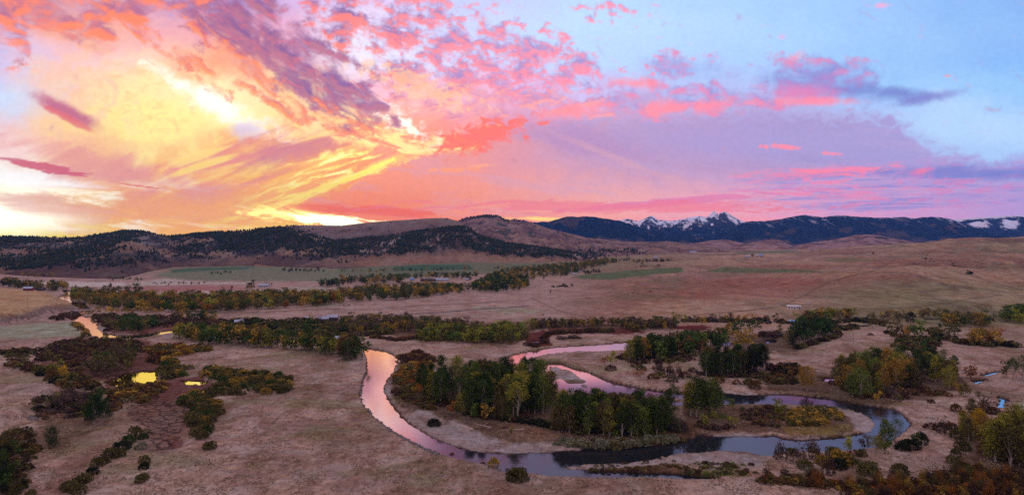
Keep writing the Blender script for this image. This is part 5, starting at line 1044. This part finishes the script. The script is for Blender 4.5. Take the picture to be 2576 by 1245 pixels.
def lab(o, label, cat, group=None):
    o['label'] = label; o['category'] = cat
    if group: o['group'] = group
def plan(items, noun, hscale, split):
    """who is planted as a thing of its own (the largest in view), and what singles each one out"""
    for i in items: i.append(i[2]*(i[1]-HY)/CAM_H)      # apparent height, last
    items.sort(key=lambda i: -i[-1]); own, rest = items[:split], items[split:]
    by = {}
    for i in own: by.setdefault(i[5], []).append(i)
    for place, L in by.items():
        al = ALIAS.get(place, place); L.sort(key=lambda i: i[0])
        def say(i, s): i.append((s, f'{noun(i)}s of {place}'))
        if len(L) <= 12:
            for k, i in enumerate(L):
                say(i, f'{CW[i[3]][0]} {noun(i)}, {ORD[k]} from left at {al}' if len(L) > 1 else f'lone {CW[i[3]][0]} {noun(i)} standing at {al}')
            continue
        fr = [i for i in L if not any(j is not i and j[1] > i[1] and abs(j[0]-i[0]) < i[-1]*hscale for j in L)]
        bk = [i for i in L if not any(i is q for q in fr) and not any(j is not i and j[1]-j[-1] < i[1]-i[-1] and abs(j[0]-i[0]) < i[-1]*hscale for j in L)]
        for nm, row in (('front', fr), ('skyline', bk)):
            for k, i in enumerate(row[:40]): say(i, f'{CW[i[3]][0]} {noun(i)}, {ORD[k]} from left in {nm} row of {al}')
        for i in L:
            if not isinstance(i[-1], tuple): say(i, f'{CW[i[3]][0]} {noun(i)} hemmed in by its neighbours inside {al}')
    return own, rest
def plant():
    tn = lambda i: 'spruce' if i[4] == 'spruce' else 'half-bare tree' if i[4] == 'bare tree' else 'cottonwood'
    own, rest = plan(TREES, tn, .22, 300)
    X, Y, Z = ground_many([i[0] for i in own], [i[1] for i in own])
    for i, x, y, z in zip(own, X, Y, Z):
        h = i[2]; cold = s2l(CW[i[3]][1]); b = random.uniform(.8, 1.2); sh = i[6]
        if i[4] == 'spruce': tm, cm = random.choice(CONI)
        else:
            pool = {'WIDE': WIDE, 'TALL': TALL, 'OPEN': OPEN, 'BARE': BARE, 'SLIM': SLIM}.get(sh) or (TALL if random.random() < .55 else WIDE if random.random() < .85 else OPEN)
            tm, cm = random.choice(pool)
        nm = 'spruce_tree' if i[4] == 'spruce' else 'half_bare_tree' if i[4] == 'bare tree' else 'cottonwood_tree'
        r = bpy.data.objects.new(nm, None); COL.objects.link(r); r.location = (x, y, z-.1); r.rotation_euler = (0, 0, random.uniform(0, 6.28)); w = h*random.uniform(.92, 1.2); r.scale = (w, w, h); r.empty_display_size = .2
        lab(r, i[-1][0], 'tree', i[-1][1])
        t = bpy.data.objects.new('trunk', tm); COL.objects.link(t); t.parent = r
        c = bpy.data.objects.new('crown', cm); COL.objects.link(c); c.parent = r; c.color = (cold[0]*b*1.1, cold[1]*b, cold[2]*b, 1)
    bn = lambda i: 'bush' if i[6] else 'willow'
    bown, brest = plan(BUSHES, bn, .5, 300)
    X, Y, Z = ground_many([i[0] for i in bown], [i[1] for i in bown])
    for i, x, y, z in zip(bown, X, Y, Z):
        d = i[2]; cold = s2l(CW[i[3]][1]); b = random.uniform(.8, 1.2); me = random.choice(RAGG if i[6] else BUSH)
        o = bpy.data.objects.new('brush_bush' if i[6] else 'willow_bush', me); COL.objects.link(o); o.location = (x, y, z-.05); o.rotation_euler = (0, 0, random.uniform(0, 6.28))
        o.scale = (d*random.uniform(.95, 1.25), d*random.uniform(.95, 1.25), d*random.uniform(1.1, 1.4)); o.color = (cold[0]*b, cold[1]*b, cold[2]*b, 1); lab(o, i[-1][0], 'bush', i[-1][1])
    # the rest: woods and brush too far or too many to count
    def mass(name, items, protos, label, cat, wfac):
        X, Y, Z = ground_many([i[0] for i in items], [i[1] for i in items]); X, Y, Z = map(np.array, (X, Y, Z))
        Vs, Cs, Ts = [], [], []; sel = rng.integers(0, len(protos), len(items)); a = rng.random(len(items))*6.28
        hh = np.array([i[2] for i in items]); cc = np.array([s2l(CW[i[3]][1]) for i in items])*rng.uniform(.85, 1.5, (len(items), 1))
        for k, (V, ti) in enumerate(protos):
            m = sel == k
            if not m.any(): continue
            c, s = np.cos(a[m])[:, None], np.sin(a[m])[:, None]; w = (hh[m]*wfac*rng.uniform(.85, 1.2, m.sum()))[:, None]
            P = np.stack([(V[None, :, 0]*c-V[None, :, 1]*s)*w+X[m][:, None], (V[None, :, 0]*s+V[None, :, 1]*c)*w+Y[m][:, None], V[None, :, 2]*hh[m][:, None]+Z[m][:, None]-.1], -1)
            Vs.append(P.reshape(-1, 3)); Cs.append(np.repeat(cc[m], len(V), 0)); Ts.append(np.tile(ti, m.sum()))
        V = np.concatenate(Vs); me = np_mesh(name, V, quad_idx(len(V)//4)); set_col(me, np.concatenate(Cs)); set_f(me, np.concatenate(Ts), 'tint')
        link(name, me, LEAFS, kind='stuff', label=label, category=cat)
    def low_tree(seed, w):
        r = np.random.default_rng(seed); n = 190; L = 7; c = np.stack([r.uniform(-.2, .2, L)*w*2, r.uniform(-.2, .2, L)*w*2, r.uniform(.2, .86, L)], -1); pk = r.integers(0, L, n); d = r.normal(size=(n, 3)); d /= np.linalg.norm(d, axis=1)[:, None]
        P = c[pk]+d*(.17*r.random((n, 1))**.4)*np.array([w*2, w*2, 1]); P[:, 2] = np.clip(P[:, 2], .03, 1.02); V = leaf_quads(P, .085, r, 1.0); ti = np.repeat(np.clip(.5+.3*(r.random(L)[pk]-.5)+.2*r.normal(size=n), 0, 1), 4)
        tr = np.array([[-.012, 0, 0], [.012, 0, 0], [.006, 0, .6], [-.006, 0, .6], [0, -.012, 0], [0, .012, 0], [0, .006, .6], [0, -.006, .6]]); return np.concatenate([V, tr]), np.concatenate([ti, np.zeros(8)])
    def low_bush(seed):
        r = np.random.default_rng(seed); n = 110; d = r.normal(size=(n, 3)); d /= np.linalg.norm(d, axis=1)[:, None]; d[:, 2] = np.abs(d[:, 2]); P = d*(.36+.12*r.random((n, 1)))*np.array([1, 1, 1.2]); P[:, 2] = np.maximum(P[:, 2], .02)
        return leaf_quads(P, .16, r), np.repeat(np.clip(.5+.2*r.normal(size=n), 0, 1), 4)
    mass('valley_woodland', [i for i in rest if i[4] != 'spruce'], [low_tree(900+k, w) for k, w in enumerate((.5, .55, .6, .7, .62, .48))], 'autumn cottonwood and aspen woods receding up the valley floor', 'woodland', 1.0)
    mass('valley_brush', brest, [low_bush(950+k) for k in range(6)], 'dense willow and red brush filling the river flats', 'brush', 1.3)
plant()

def grass_tufts():
    """tussocks of the open grassland: far too many to count"""
    n = 70000; y = HY + 1/np.sqrt(rng.uniform(1/640.0**2, 1/250.0**2, n)) if False else rng.uniform(870, 1262, n); x = rng.uniform(-60, 2640, n)
    Y = CAM_H*FOC/(y-HY); X = (x-HX)/FOC*Y; H = height(X, Y); k = fbm(X/9, Y/14, 4, .6, 701, .5)
    keep = (H > -.35) & (k > .46) & (rng.random(n) < .2+.7*sst(k, .46, .62)); keep &= sdf_poly(x, y, np.array(C(4, [(940,260),(1180,190),(1450,240),(1480,290),(1400,400),(1360,500),(1320,590),(1180,610),(1095,600),(1120,450),(960,350)]))) < 0
    for G in GRAV_W: keep &= sdf_poly(X, Y, G) < 0
    X, Y, H, k = X[keep], Y[keep], H[keep], k[keep]; n = len(X)
    a = rng.random(n)*6.28; w = rng.uniform(.35, .9, n); h = rng.uniform(.18, .42, n); c, s = np.cos(a), np.sin(a); lean = rng.normal(size=(n, 2))*.25
    def P(u, v, z): return np.stack([X+u*c*w-v*s*w+lean[:, 0]*z, Y+u*s*w+v*c*w+lean[:, 1]*z, H+z*h-.04], -1)
    V = np.stack([P(-.5, 0, 0), P(.5, 0, 0), P(.3, .1, 1), P(-.4, -.1, 1), P(0, -.5, 0), P(0, .5, 0), P(.1, .4, .9), P(-.1, -.3, 1.1)], 1).reshape(-1, 3)
    pal = np.array([s2l(q) for q in ('b8a58e', 'ab977e', '8f7d66', 'b09a80', '9a8070', '96906c')]); cc = pal[rng.integers(0, 6, n)]*rng.uniform(.8, 1.2, (n, 1))
    me = np_mesh('grass', V, quad_idx(n*2)); set_col(me, np.repeat(cc, 8, 0)); set_f(me, np.full(len(V), .5), 'tint'); link('grass', me, LEAFS, kind='stuff', label='dry grass tussocks over the river meadows', category='grass')
grass_tufts()
# ------------------------------------------------------------------ the evening air
def build_haze():
    x, y0, y1, z0, z1 = 13500, -13500, 13500, -40, 900
    V = [(-x,y0,z0),(x,y0,z0),(x,y1,z0),(-x,y1,z0),(-x,y0,z1),(x,y0,z1),(x,y1,z1),(-x,y1,z1)]
    F = [(0,3,2,1),(4,5,6,7),(0,1,5,4),(1,2,6,5),(2,3,7,6),(3,0,4,7)]
    me = np_mesh('haze', V, F); m, N = new_mat('evening_air'); v = N.n('ShaderNodeVolumePrincipled')
    v.inputs['Color'].default_value = (.14, .36, 1.0, 1); v.inputs['Density'].default_value = HAZE; v.inputs['Anisotropy'].default_value = 0.0
    o = N.n('ShaderNodeOutputMaterial'); m.node_tree.links.new(v.outputs[0], o.inputs['Volume']); link('haze', me, m, kind='stuff')
HAZE = 2.3e-5
build_haze()
# ------------------------------------------------------------------ buildings, bridge, poles, cattle and driftwood
def box_vf(c, s, rz=0.0):
    x, y, z = s; V = []
    for dz in (0, z):
        for dx, dy in ((-x/2, -y/2), (x/2, -y/2), (x/2, y/2), (-x/2, y/2)):
            V.append((c[0]+dx*math.cos(rz)-dy*math.sin(rz), c[1]+dx*math.sin(rz)+dy*math.cos(rz), c[2]+dz))
    return V, [(0,3,2,1),(4,5,6,7),(0,1,5,4),(1,2,6,5),(2,3,7,6),(3,0,4,7)]
def part(name, vfs, mat, parent=None, smooth=False):
    V, F = [], []
    for v, f in vfs: o = len(V); V += [tuple(q) for q in v]; F += [tuple(a+o for a in q) for q in f]
    me = bpy.data.meshes.new(name); me.from_pydata(V, [], F); me.validate(); me.materials.append(mat)
    if smooth: me.polygons.foreach_set('use_smooth', [True]*len(me.polygons))
    o = bpy.data.objects.new(name, me); COL.objects.link(o)
    if parent is not None: o.parent = parent
    return o
def root(name, x, y, z, rz, label, cat, group=None):
    o = bpy.data.objects.new(name, None); COL.objects.link(o); o.location = (x, y, z); o.rotation_euler = (0, 0, rz); lab(o, label, cat, group); return o
M = {k: plain_mat(k, s2l(c)+(1,), r, .15, .8, m) for k, c, r, m in (('weathered_boards', '4a3630', .9, 0), ('white_boards', 'a8a4a2', .8, 0), ('bright_white_boards', 'c4c2c4', .7, 0), ('red_boards', '6e2c28', .85, 0), ('tin_roof', '8e98a8', .45, .3), ('blue_roof', '4f7fae', .5, .2), ('dark_roof', '3a3438', .8, 0),
     ('window_glass', '20262e', .15, 0), ('old_wood', '6a5a4c', .9, 0), ('concrete', '8c8884', .9, 0), ('steel', '6c7480', .5, .5), ('cow_hide', '120e0c', .8, 0), ('bleached_wood', 'a8988c', .85, 0), ('boulder', '6c6664', .95, 0), ('road_dirt', '8a7468', 1, 0), ('asphalt', '4a4648', .95, 0))}
def house(nm, k, px, py, L, Wd, Hh, rz, wall, roof, label, cat='house', windows=3, flat=False, chim=False, open_=False):
    sk = .78 if k != 3 or px < 700 else .95; L *= sk; Wd *= sk; Hh *= sk
    q = C(k, [(px, py)])[0]; x, y, z = ground_at(*q); r = root(nm, x, y, z-.1, R(rz), label, cat)
    if open_:
        for sx in (-1, 0, 1):
            for sy in (-1, 1): part('post', [box_vf((sx*L*.46, sy*Wd*.44, 0), (.3, .3, Hh))], M['old_wood'], r)
        part('back_wall', [box_vf((0, Wd*.44, 0), (L*.92, .2, Hh))], M[wall], r)
    else: part('wall', [box_vf((0, 0, 0), (L, Wd, Hh))], M[wall], r)
    rh = .35*Wd if not flat else .25*Hh; e = .5; a, b = L/2+e, Wd/2+e
    if not flat:
        part('gable', [([(-L/2+.02, -Wd/2, Hh), (-L/2+.02, Wd/2, Hh), (-L/2+.02, 0, Hh+rh*.93), (L/2-.02, -Wd/2, Hh), (L/2-.02, Wd/2, Hh), (L/2-.02, 0, Hh+rh*.93)], [(0, 2, 1), (3, 4, 5)])], M[wall], r)
        rf = part('roof', [([(-a, -b, Hh-.15), (a, -b, Hh-.15), (a, 0, Hh+rh), (-a, 0, Hh+rh), (-a, -b, Hh-.35), (a, -b, Hh-.35), (a, 0, Hh+rh-.2), (-a, 0, Hh+rh-.2), (a, b, Hh-.15), (-a, b, Hh-.15), (a, b, Hh-.35), (-a, b, Hh-.35)],
                           [(0,1,2,3),(3,2,8,9),(4,7,6,5),(7,11,10,6),(0,4,5,1),(9,8,10,11),(0,3,7,4),(3,9,11,7),(1,5,6,2),(2,6,10,8)])], M[roof], r)
    else: rf = part('roof', [([(-a, -b, Hh+.02), (a, -b, Hh+.02), (a, b, Hh+rh), (-a, b, Hh+rh), (-a, -b, Hh+.22), (a, -b, Hh+.22), (a, b, Hh+rh+.2), (-a, b, Hh+rh+.2)], [(0,3,2,1),(4,5,6,7),(0,1,5,4),(1,2,6,5),(2,3,7,6),(3,0,4,7)])], M[roof], r)
    if chim: part('chimney', [box_vf((L*.2, .4, Hh+rh*.5), (.9, .9, rh*.5+1.2))], M['concrete'], rf)
    for i in range(windows if not open_ else 0):
        wx = -L/2+(i+.5)*L/windows
        if i == windows//2: part('door', [box_vf((wx, -Wd/2-.03, 0), (1.3, .12, min(2.3, Hh*.8)))], M['dark_roof' if wall != 'dark_roof' else 'old_wood'], r)
        else: part('window', [box_vf((wx, -Wd/2-.03, Hh*.38), (1.7, .1, Hh*.36))], M['window_glass'], r)
    return r
house('barn', 1, 216, 326, 16, 9, 5, 10, 'red_boards', 'tin_roof', 'small red barn with pale roof among trees on the western bench', 'barn')
house('farmhouse', 1, 300, 326, 22, 10, 4.5, -6, 'weathered_boards', 'dark_roof', 'long dark building behind the red barn on the western bench', 'building')
house('farmhouse', 1, 1990, 300, 24, 11, 5, 4, 'white_boards', 'tin_roof', 'pale tin-roofed house alone among the frosted fields of the middle valley', 'house', 4, chim=True)
house('cabin', 1, 1803, 580, 11, 8, 4, 25, 'weathered_boards', 'tin_roof', 'small dark cabin under two spruces beside the farm lane', 'cabin', chim=True)
house('ranch_house', 1, 2440, 560, 15, 9, 4.5, 8, 'weathered_boards', 'tin_roof', 'dark ranch house with a bright tin roof beside the lone spruce', 'house', chim=True)
house('barn', 1, 2510, 556, 15, 9, 6, 4, 'weathered_boards', 'tin_roof', 'tall dark barn joined east of the tin-roofed ranch house', 'barn')
house('shed', 1, 2560, 700, 9, 6, 3.2, 0, 'old_wood', 'tin_roof', 'low pale-roofed shed in the willows south of the ranch', 'shed')
house('cabin', 1, 2320, 545, 12, 6, 3, 3, 'white_boards', 'tin_roof', 'low pale outbuilding west of the ranch house by the lane', 'building', flat=True)
house('farmhouse', 2, 635, 256, 26, 10, 4.5, 0, 'weathered_boards', 'dark_roof', 'dark-roofed farmhouse at the far farm, middle of three buildings', 'house', 4)
house('shed', 2, 690, 256, 14, 9, 4, 0, 'weathered_boards', 'dark_roof', 'small dark shed between farmhouse and long white building', 'shed')
house('long_barn', 2, 757, 256, 38, 12, 5, 0, 'white_boards', 'tin_roof', 'long barn with a shining white roof at the far farm', 'barn', 6)
house('shed', 2, 535, 252, 12, 9, 4.5, 0, 'white_boards', 'blue_roof', 'small blue-grey roofed shed at the west end of the far farm', 'shed')
house('shed', 2, 952, 250, 10, 8, 4, 0, 'white_boards', 'tin_roof', 'white shed half hidden by trees east of the far farm', 'shed')
house('farmhouse', 2, 1787, 185, 20, 10, 6, 0, 'white_boards', 'dark_roof', 'grey house in front of the wood by the round green field', 'house')
house('shed', 2, 1763, 208, 14, 8, 3.5, 0, 'white_boards', 'tin_roof', 'low shed at the corner of the green field', 'shed')
house('farmhouse', 2, 2370, 84, 22, 12, 6, 0, 'white_boards', 'tin_roof', 'white farmhouse in the distant grove up the valley', 'house')
house('farmhouse', 3, 488, 76, 20, 12, 5, 0, 'white_boards', 'tin_roof', 'white house just west of a round dark tree', 'house')
house('barn', 3, 570, 70, 20, 12, 5, 0, 'white_boards', 'tin_roof', 'bright white barn east of the round dark tree', 'barn')
house('barn', 3, 594, 70, 14, 12, 5, 0, 'white_boards', 'blue_roof', 'small bluish barn at the east end of the distant farm', 'barn')
house('long_barn', 3, 80, 40, 50, 16, 6, 0, 'white_boards', 'tin_roof', 'pale long barn on the distant flats under the mountains', 'barn')
house('mobile_home', 3, 832, 463, 13.5, 4.2, 3.6, -8, 'bright_white_boards', 'bright_white_boards', 'white mobile home standing alone at the foot of the plain', 'mobile home', 4, flat=True)
house('cabin', 3, 868, 464, 7.5, 4.2, 3.0, -8, 'bright_white_boards', 'bright_white_boards', 'small white annex beside the mobile home', 'building', 2, flat=True)
house('open_shed', 3, 845, 580, 11, 8, 3.4, -12, 'weathered_boards', 'blue_roof', 'open shed with a bright blue roof among dark cottonwoods', 'shed', flat=True, open_=True)
house('trailer', 2, 738, 360, 8, 3, 2.8, 0, 'white_boards', 'tin_roof', 'white camp trailer under the trees by the farm lane', 'trailer', 2, flat=True)
# bridge
def bridge():
    a = C(1, [(575, 484)])[0]; b = C(1, [(702, 478)])[0]; ax, ay = to_world(*a); bx, by = to_world(*b); L = math.hypot(bx-ax, by-ay)+6; rz = math.atan2(by-ay, bx-ax)
    r = root('bridge', (ax+bx)/2, (ay+by)/2, 1.4, rz, 'low grey road bridge crossing the bright upstream river', 'bridge')
    part('deck', [box_vf((0, 0, 0), (L, 6.5, .7))], M['concrete'], r)
    for s in (-1, 1):
        part('railing', [box_vf((0, s*3.1, 1.5), (L, .12, .14))]+[box_vf((-L/2+i*L/12, s*3.1, .7), (.14, .14, .8)) for i in range(13)], M['steel'], r)
    for i in (-1, 0, 1): part('pier', [box_vf((i*L*.28, 0, -4), (.9, 6, 4))], M['concrete'], r)
bridge()
# power poles
POLES = [(1,75,420,1),(1,208,462,2),(1,467,520,1),(1,795,530,1),(1,1160,495,1),(1,1945,492,1),(1,2312,515,1),(2,103,480,1),(2,394,405,1),(2,486,492,1.6),(2,1121,455,1.6),(2,1580,410,1.2),(2,1987,300,1),(2,2175,280,1),(2,2370,262,1),(2,2538,240,1.4),(3,253,193,1),(3,371,182,1),(3,196,190,1),(3,1288,735,1.2),(3,625,785,1)]
pole_names = ['on the western bench, western one','on the western bench, taller one near its middle','by the road west of the bridge','beside the bridge trees','on the lane before the valley wood','east along the farm lane','just west of the ranch','at the west end of the long road','beside the east end of the valley wood','tall one on the road in the open field','tall one near the road fork','on the slope east of the fork','first up the plain','second up the plain','third up the plain','fourth up the plain, tallest','in the long green field, middle one','in the long green field, eastern one','in the long green field, western one','alone in the east meadow','among trees by the upper channel']
pm = None
for (k, x, y, f), nm in zip(POLES, pole_names):
    X_, Y_, Z_ = ground_at(*C(k, [(x, y)])[0]); h = 11*f; r = root('utility_pole', X_, Y_, Z_, R(20), 'bare wooden utility pole '+nm, 'utility pole', 'utility poles across the valley')
    part('post', [tube([(0, 0, -.3), (0, 0, h*.5), (0, 0, h)], [.16, .13, .10], 6)], M['old_wood'], r); part('crossarm', [box_vf((0, 0, h-1.1), (2.6, .14, .16))], M['old_wood'], r)
# cattle: one mesh body with legs, neck and head
def cow_mesh():
    bm_v, bm_f = [], []
    def add(vf):
        o = len(bm_v); bm_v.extend(vf[0]); bm_f.extend([tuple(a+o for a in f) for f in vf[1]])
    add(tube([(-1.05,0,1.15),(-.95,0,1.12),(-.5,0,1.05),(.1,0,.98),(.55,0,1.05),(.85,0,1.15),(1.1,0,1.1),(1.35,0,.85),(1.5,0,.6),(1.62,0,.4),(1.66,0,.36)], [.02,.24,.36,.40,.38,.3,.19,.16,.14,.09,.02], 10))
    for x_, y_ in ((-.8,.2),(-.8,-.2),(.6,.2),(.6,-.2)): add(tube([(x_,y_,.95),(x_+(.08 if x_ < 0 else .0),y_,.5),(x_-(.04 if x_ < 0 else 0),y_,.28),(x_,y_,0)], [.15,.09,.06,.07], 6))
    for s in (-1, 1): add(tube([(1.38,s*.1,.86),(1.34,s*.28,.9)], [.05,.02], 4))
    add(tube([(-1.05,0,1.2),(-1.15,0,.9),(-1.12,0,.45)], [.03,.02,.03], 4)); return bm_v, bm_f
cv, cf = cow_mesh(); cme = bpy.data.meshes.new('cow'); cme.from_pydata(cv, [], cf); cme.materials.append(M['cow_hide'])
for k, x, y, g in [(2,2055,322,0),(2,2213,323,0),(2,2295,317,0),(2,2330,334,0),(2,2325,339,0),(2,2338,337,0),(2,2165,360,0),(2,2203,349,0),(2,2240,351,0),(2,2388,318,0),(2,2425,315,0),(2,2555,292,0),(2,1522,513,2),(2,47,441,1),(2,60,440,1),(2,18,442,1),(2,30,447,1),(2,163,437,1)]:
    X_, Y_, Z_ = ground_at(*C(k, [(x, y)])[0]); o = bpy.data.objects.new('cow', cme); COL.objects.link(o); o.location = (X_, Y_, Z_); o.rotation_euler = (0, 0, random.uniform(0, 6.28)); o.scale = (1.15,)*3
    lab(o, ('black cow grazing with the herd on the plain', 'black cow grazing beside the valley wood', 'lone dark cow grazing south of the paved road')[g], 'cow', None if g == 2 else ('cattle grazing on the plain', 'cattle beside the valley wood')[g])
# driftwood logs on the gravel bar and in the grove
def log(k, p0, p1, rad, label, stub=True):
    a = ground_at(*C(k, [p0])[0]); b = ground_at(*C(k, [p1])[0]); n = 6; P = [(a[0]+(b[0]-a[0])*i/n+random.uniform(-.2, .2), a[1]+(b[1]-a[1])*i/n+random.uniform(-.15, .15), a[2]+(b[2]-a[2])*i/n+rad*.8) for i in range(n+1)]
    vf = [tube(P, [rad*.35, rad*.5, rad*.65, rad*.8, rad*.9, rad, rad*1.25], 7)]
    if stub:
        for i in range(6): e = P[-1]; an = i*1.05; vf.append(tube([e, (e[0]+math.cos(an)*rad*2.6, e[1]+random.uniform(-.2, .2), e[2]+math.sin(an)*rad*2.2)], [rad*.4, rad*.1], 4))
    for i in (2, 3): e = P[i]; vf.append(tube([e, (e[0]+.8, e[1]+.4, e[2]+1.1)], [rad*.35, rad*.08], 4))
    o = part('fallen_log', vf, M['bleached_wood']); lab(o, label, 'log')
log(5, (800, 375), (998, 450), .42, 'long bleached drift log with a root fan on the gravel bar'); log(5, (1000, 396), (1135, 430), .26, 'thinner pale log lying behind the root-fan log'); log(5, (755, 228), (802, 248), .25, 'short pale log at the edge of the big grove', False); log(5, (1205, 448), (1380, 440), .24, 'grey fallen trunk beside the small yellow-green tree'); log(8, (1500, 686), (1590, 686), .22, 'pale log on the floor of the eastern grove', False); log(9, (985, 930), (1040, 915), .2, 'pale branch under the round dark cottonwood', False)
# boulders
def rocks(name, pts, size, label, cat, n, jit):
    V0, F0 = [], []
    import bmesh
    Q = sample_line(pts, n, *jit); GX, GY, GZ = ground_many([q[0] for q in Q], [q[1] for q in Q])
    for a, b, c_ in zip(GX, GY, GZ):
        X_, Y_, Z_ = [a], [b], [c_]; s = size*random.uniform(.5, 1.3); q = [Vector((random.gauss(0, 1), random.gauss(0, 1), random.gauss(0, 1))).normalized() for _ in range(10)]
        bm = bmesh.new(); [bm.verts.new(v*s*random.uniform(.7, 1)) for v in q]; bmesh.ops.convex_hull(bm, input=bm.verts); bm.verts.ensure_lookup_table(); vs = [v for v in bm.verts if v.link_faces]; ix = {v: i for i, v in enumerate(vs)}
        o = len(V0); V0 += [(v.co.x+X_[0], v.co.y+Y_[0], v.co.z*.8+Z_[0]+s*.15) for v in vs]; F0 += [tuple(ix[v]+o for v in f.verts) for f in bm.faces]; bm.free()
    me = bpy.data.meshes.new(name); me.from_pydata(V0, [], F0); me.materials.append(M['boulder']); o = bpy.data.objects.new(name, me); COL.objects.link(o); o['kind'] = 'stuff'; o['label'] = label; o['category'] = cat
rocks('riprap', C(5, [(200,10),(180,50),(158,110),(146,180),(172,240),(228,315),(290,378),(370,440),(460,498),(550,545),(640,590),(740,630)]), .8, 'broken boulders armouring the outer bank of the near bend', 'rocks', 340, (1.4, 1.4))
rocks('riprap', C(5, [(1160,725),(1200,750)]), .6, 'boulders by the bank bushes', 'rocks', 30, (4, 3))
rocks('stones', C(4, [(215,360),(270,355)]), .9, 'heap of pale stones on the western bank', 'rocks', 40, (4, 3)); rocks('stones', C(1, [(660,600),(760,670)]), .7, 'stones in the upstream shallows', 'rocks', 22, (14, 7))
rk = C(3, [(948, 428)])[0]; X_, Y_, Z_ = ground_at(*rk); r_ = part('boulder', [tube([(0,0,-.3),(.1,0,.8),(0,.1,1.9),(0,0,2.4)], [2.8, 2.6, 1.5, .2], 7)], M['concrete']); r_.location = (X_, Y_, Z_); lab(r_, 'pale boulder alone on the slope above the mobile home', 'boulder')
rk = C(3, [(1418, 662)])[0]; X_, Y_, Z_ = ground_at(*rk); o = part('log_heap', [tube([(-3+i*.2, (i % 3)*.7-.7, .4+(i//3)*.6), (3.2-i*.3, (i % 3)*.7-.6, .5+(i//3)*.6)], [.35, .3], 6) for i in range(9)], M['old_wood']); o.location = (X_, Y_, Z_); lab(o, 'dark heap of old timber alone in the frosted east meadow', 'log pile')
# roads as thin worn ribbons over the land
def road(name, pts, w, mat):
    P = []
    for i in range(len(pts)-1):
        n = max(2, int(math.dist(pts[i], pts[i+1])/4))
        for k in range(n): f = k/n; P.append((pts[i][0]*(1-f)+pts[i+1][0]*f, pts[i][1]*(1-f)+pts[i+1][1]*f))
    P.append(pts[-1]); X_, Y_, Z_ = ground_many([p[0] for p in P], [p[1] for p in P]); X_, Y_ = np.array(X_), np.array(Y_)
    tx, ty = np.gradient(X_), np.gradient(Y_); L = np.hypot(tx, ty); nx, ny = -ty/L, tx/L; V = []
    for s in (-.5, -.17, .17, .5):
        a, b = X_+nx*w*s, Y_+ny*w*s; V.append(np.stack([a, b, height(a, b)+.28-(.2 if abs(s) == .5 else 0)], -1))
    V = np.stack(V, 1).reshape(-1, 3); link(name, np_mesh(name, V, grid_faces(len(X_), 4), True), mat, kind='structure')
road('road', C(2, [(1410,440),(1300,450),(1150,460),(980,470),(800,485),(560,500),(320,512)]), 9, M['asphalt']); road('dirt_road', C(2, [(925,285),(945,315),(965,340),(1080,365),(1200,390),(1290,408),(1335,428),(1410,440)]), 8, M['road_dirt']); road('dirt_road', C(2, [(1410,440),(1380,425),(1330,410),(1250,400)]), 6, M['road_dirt'])
road('dirt_road', C(1, [(-200,620),(0,585),(100,566),(200,550),(300,525),(420,497),(500,488),(578,483)]), 7, M['road_dirt']); road('dirt_road', C(1, [(700,478),(850,490),(1000,498),(1200,512),(1350,522)]), 5, M['road_dirt']); road('dirt_road', C(1, [(1700,520),(1900,540),(2100,528),(2400,520)]), 5, M['road_dirt'])
# old fence posts by the western bank
for k, (x, y) in enumerate(C(9, [(65,385),(85,388),(105,392),(120,397),(135,398),(150,905),(185,900),(215,885),(235,868),(525,525)])):
    X_, Y_, Z_ = ground_at(x, y); o = part('fence_post', [tube([(0, 0, -.2), (.03, 0, .8), (0, .03, 1.7)], [.13, .12, .1], 6)], M['old_wood']); o.location = (X_, Y_, Z_); lab(o, 'short weathered fence post on the '+('upper western pasture' if k < 5 else 'western bank near the stone heap' if k < 9 else 'edge above the yellow pond'), 'fence post', 'fence posts, '+('upper pasture' if k < 5 else 'by the stones' if k < 9 else 'pond edge'))
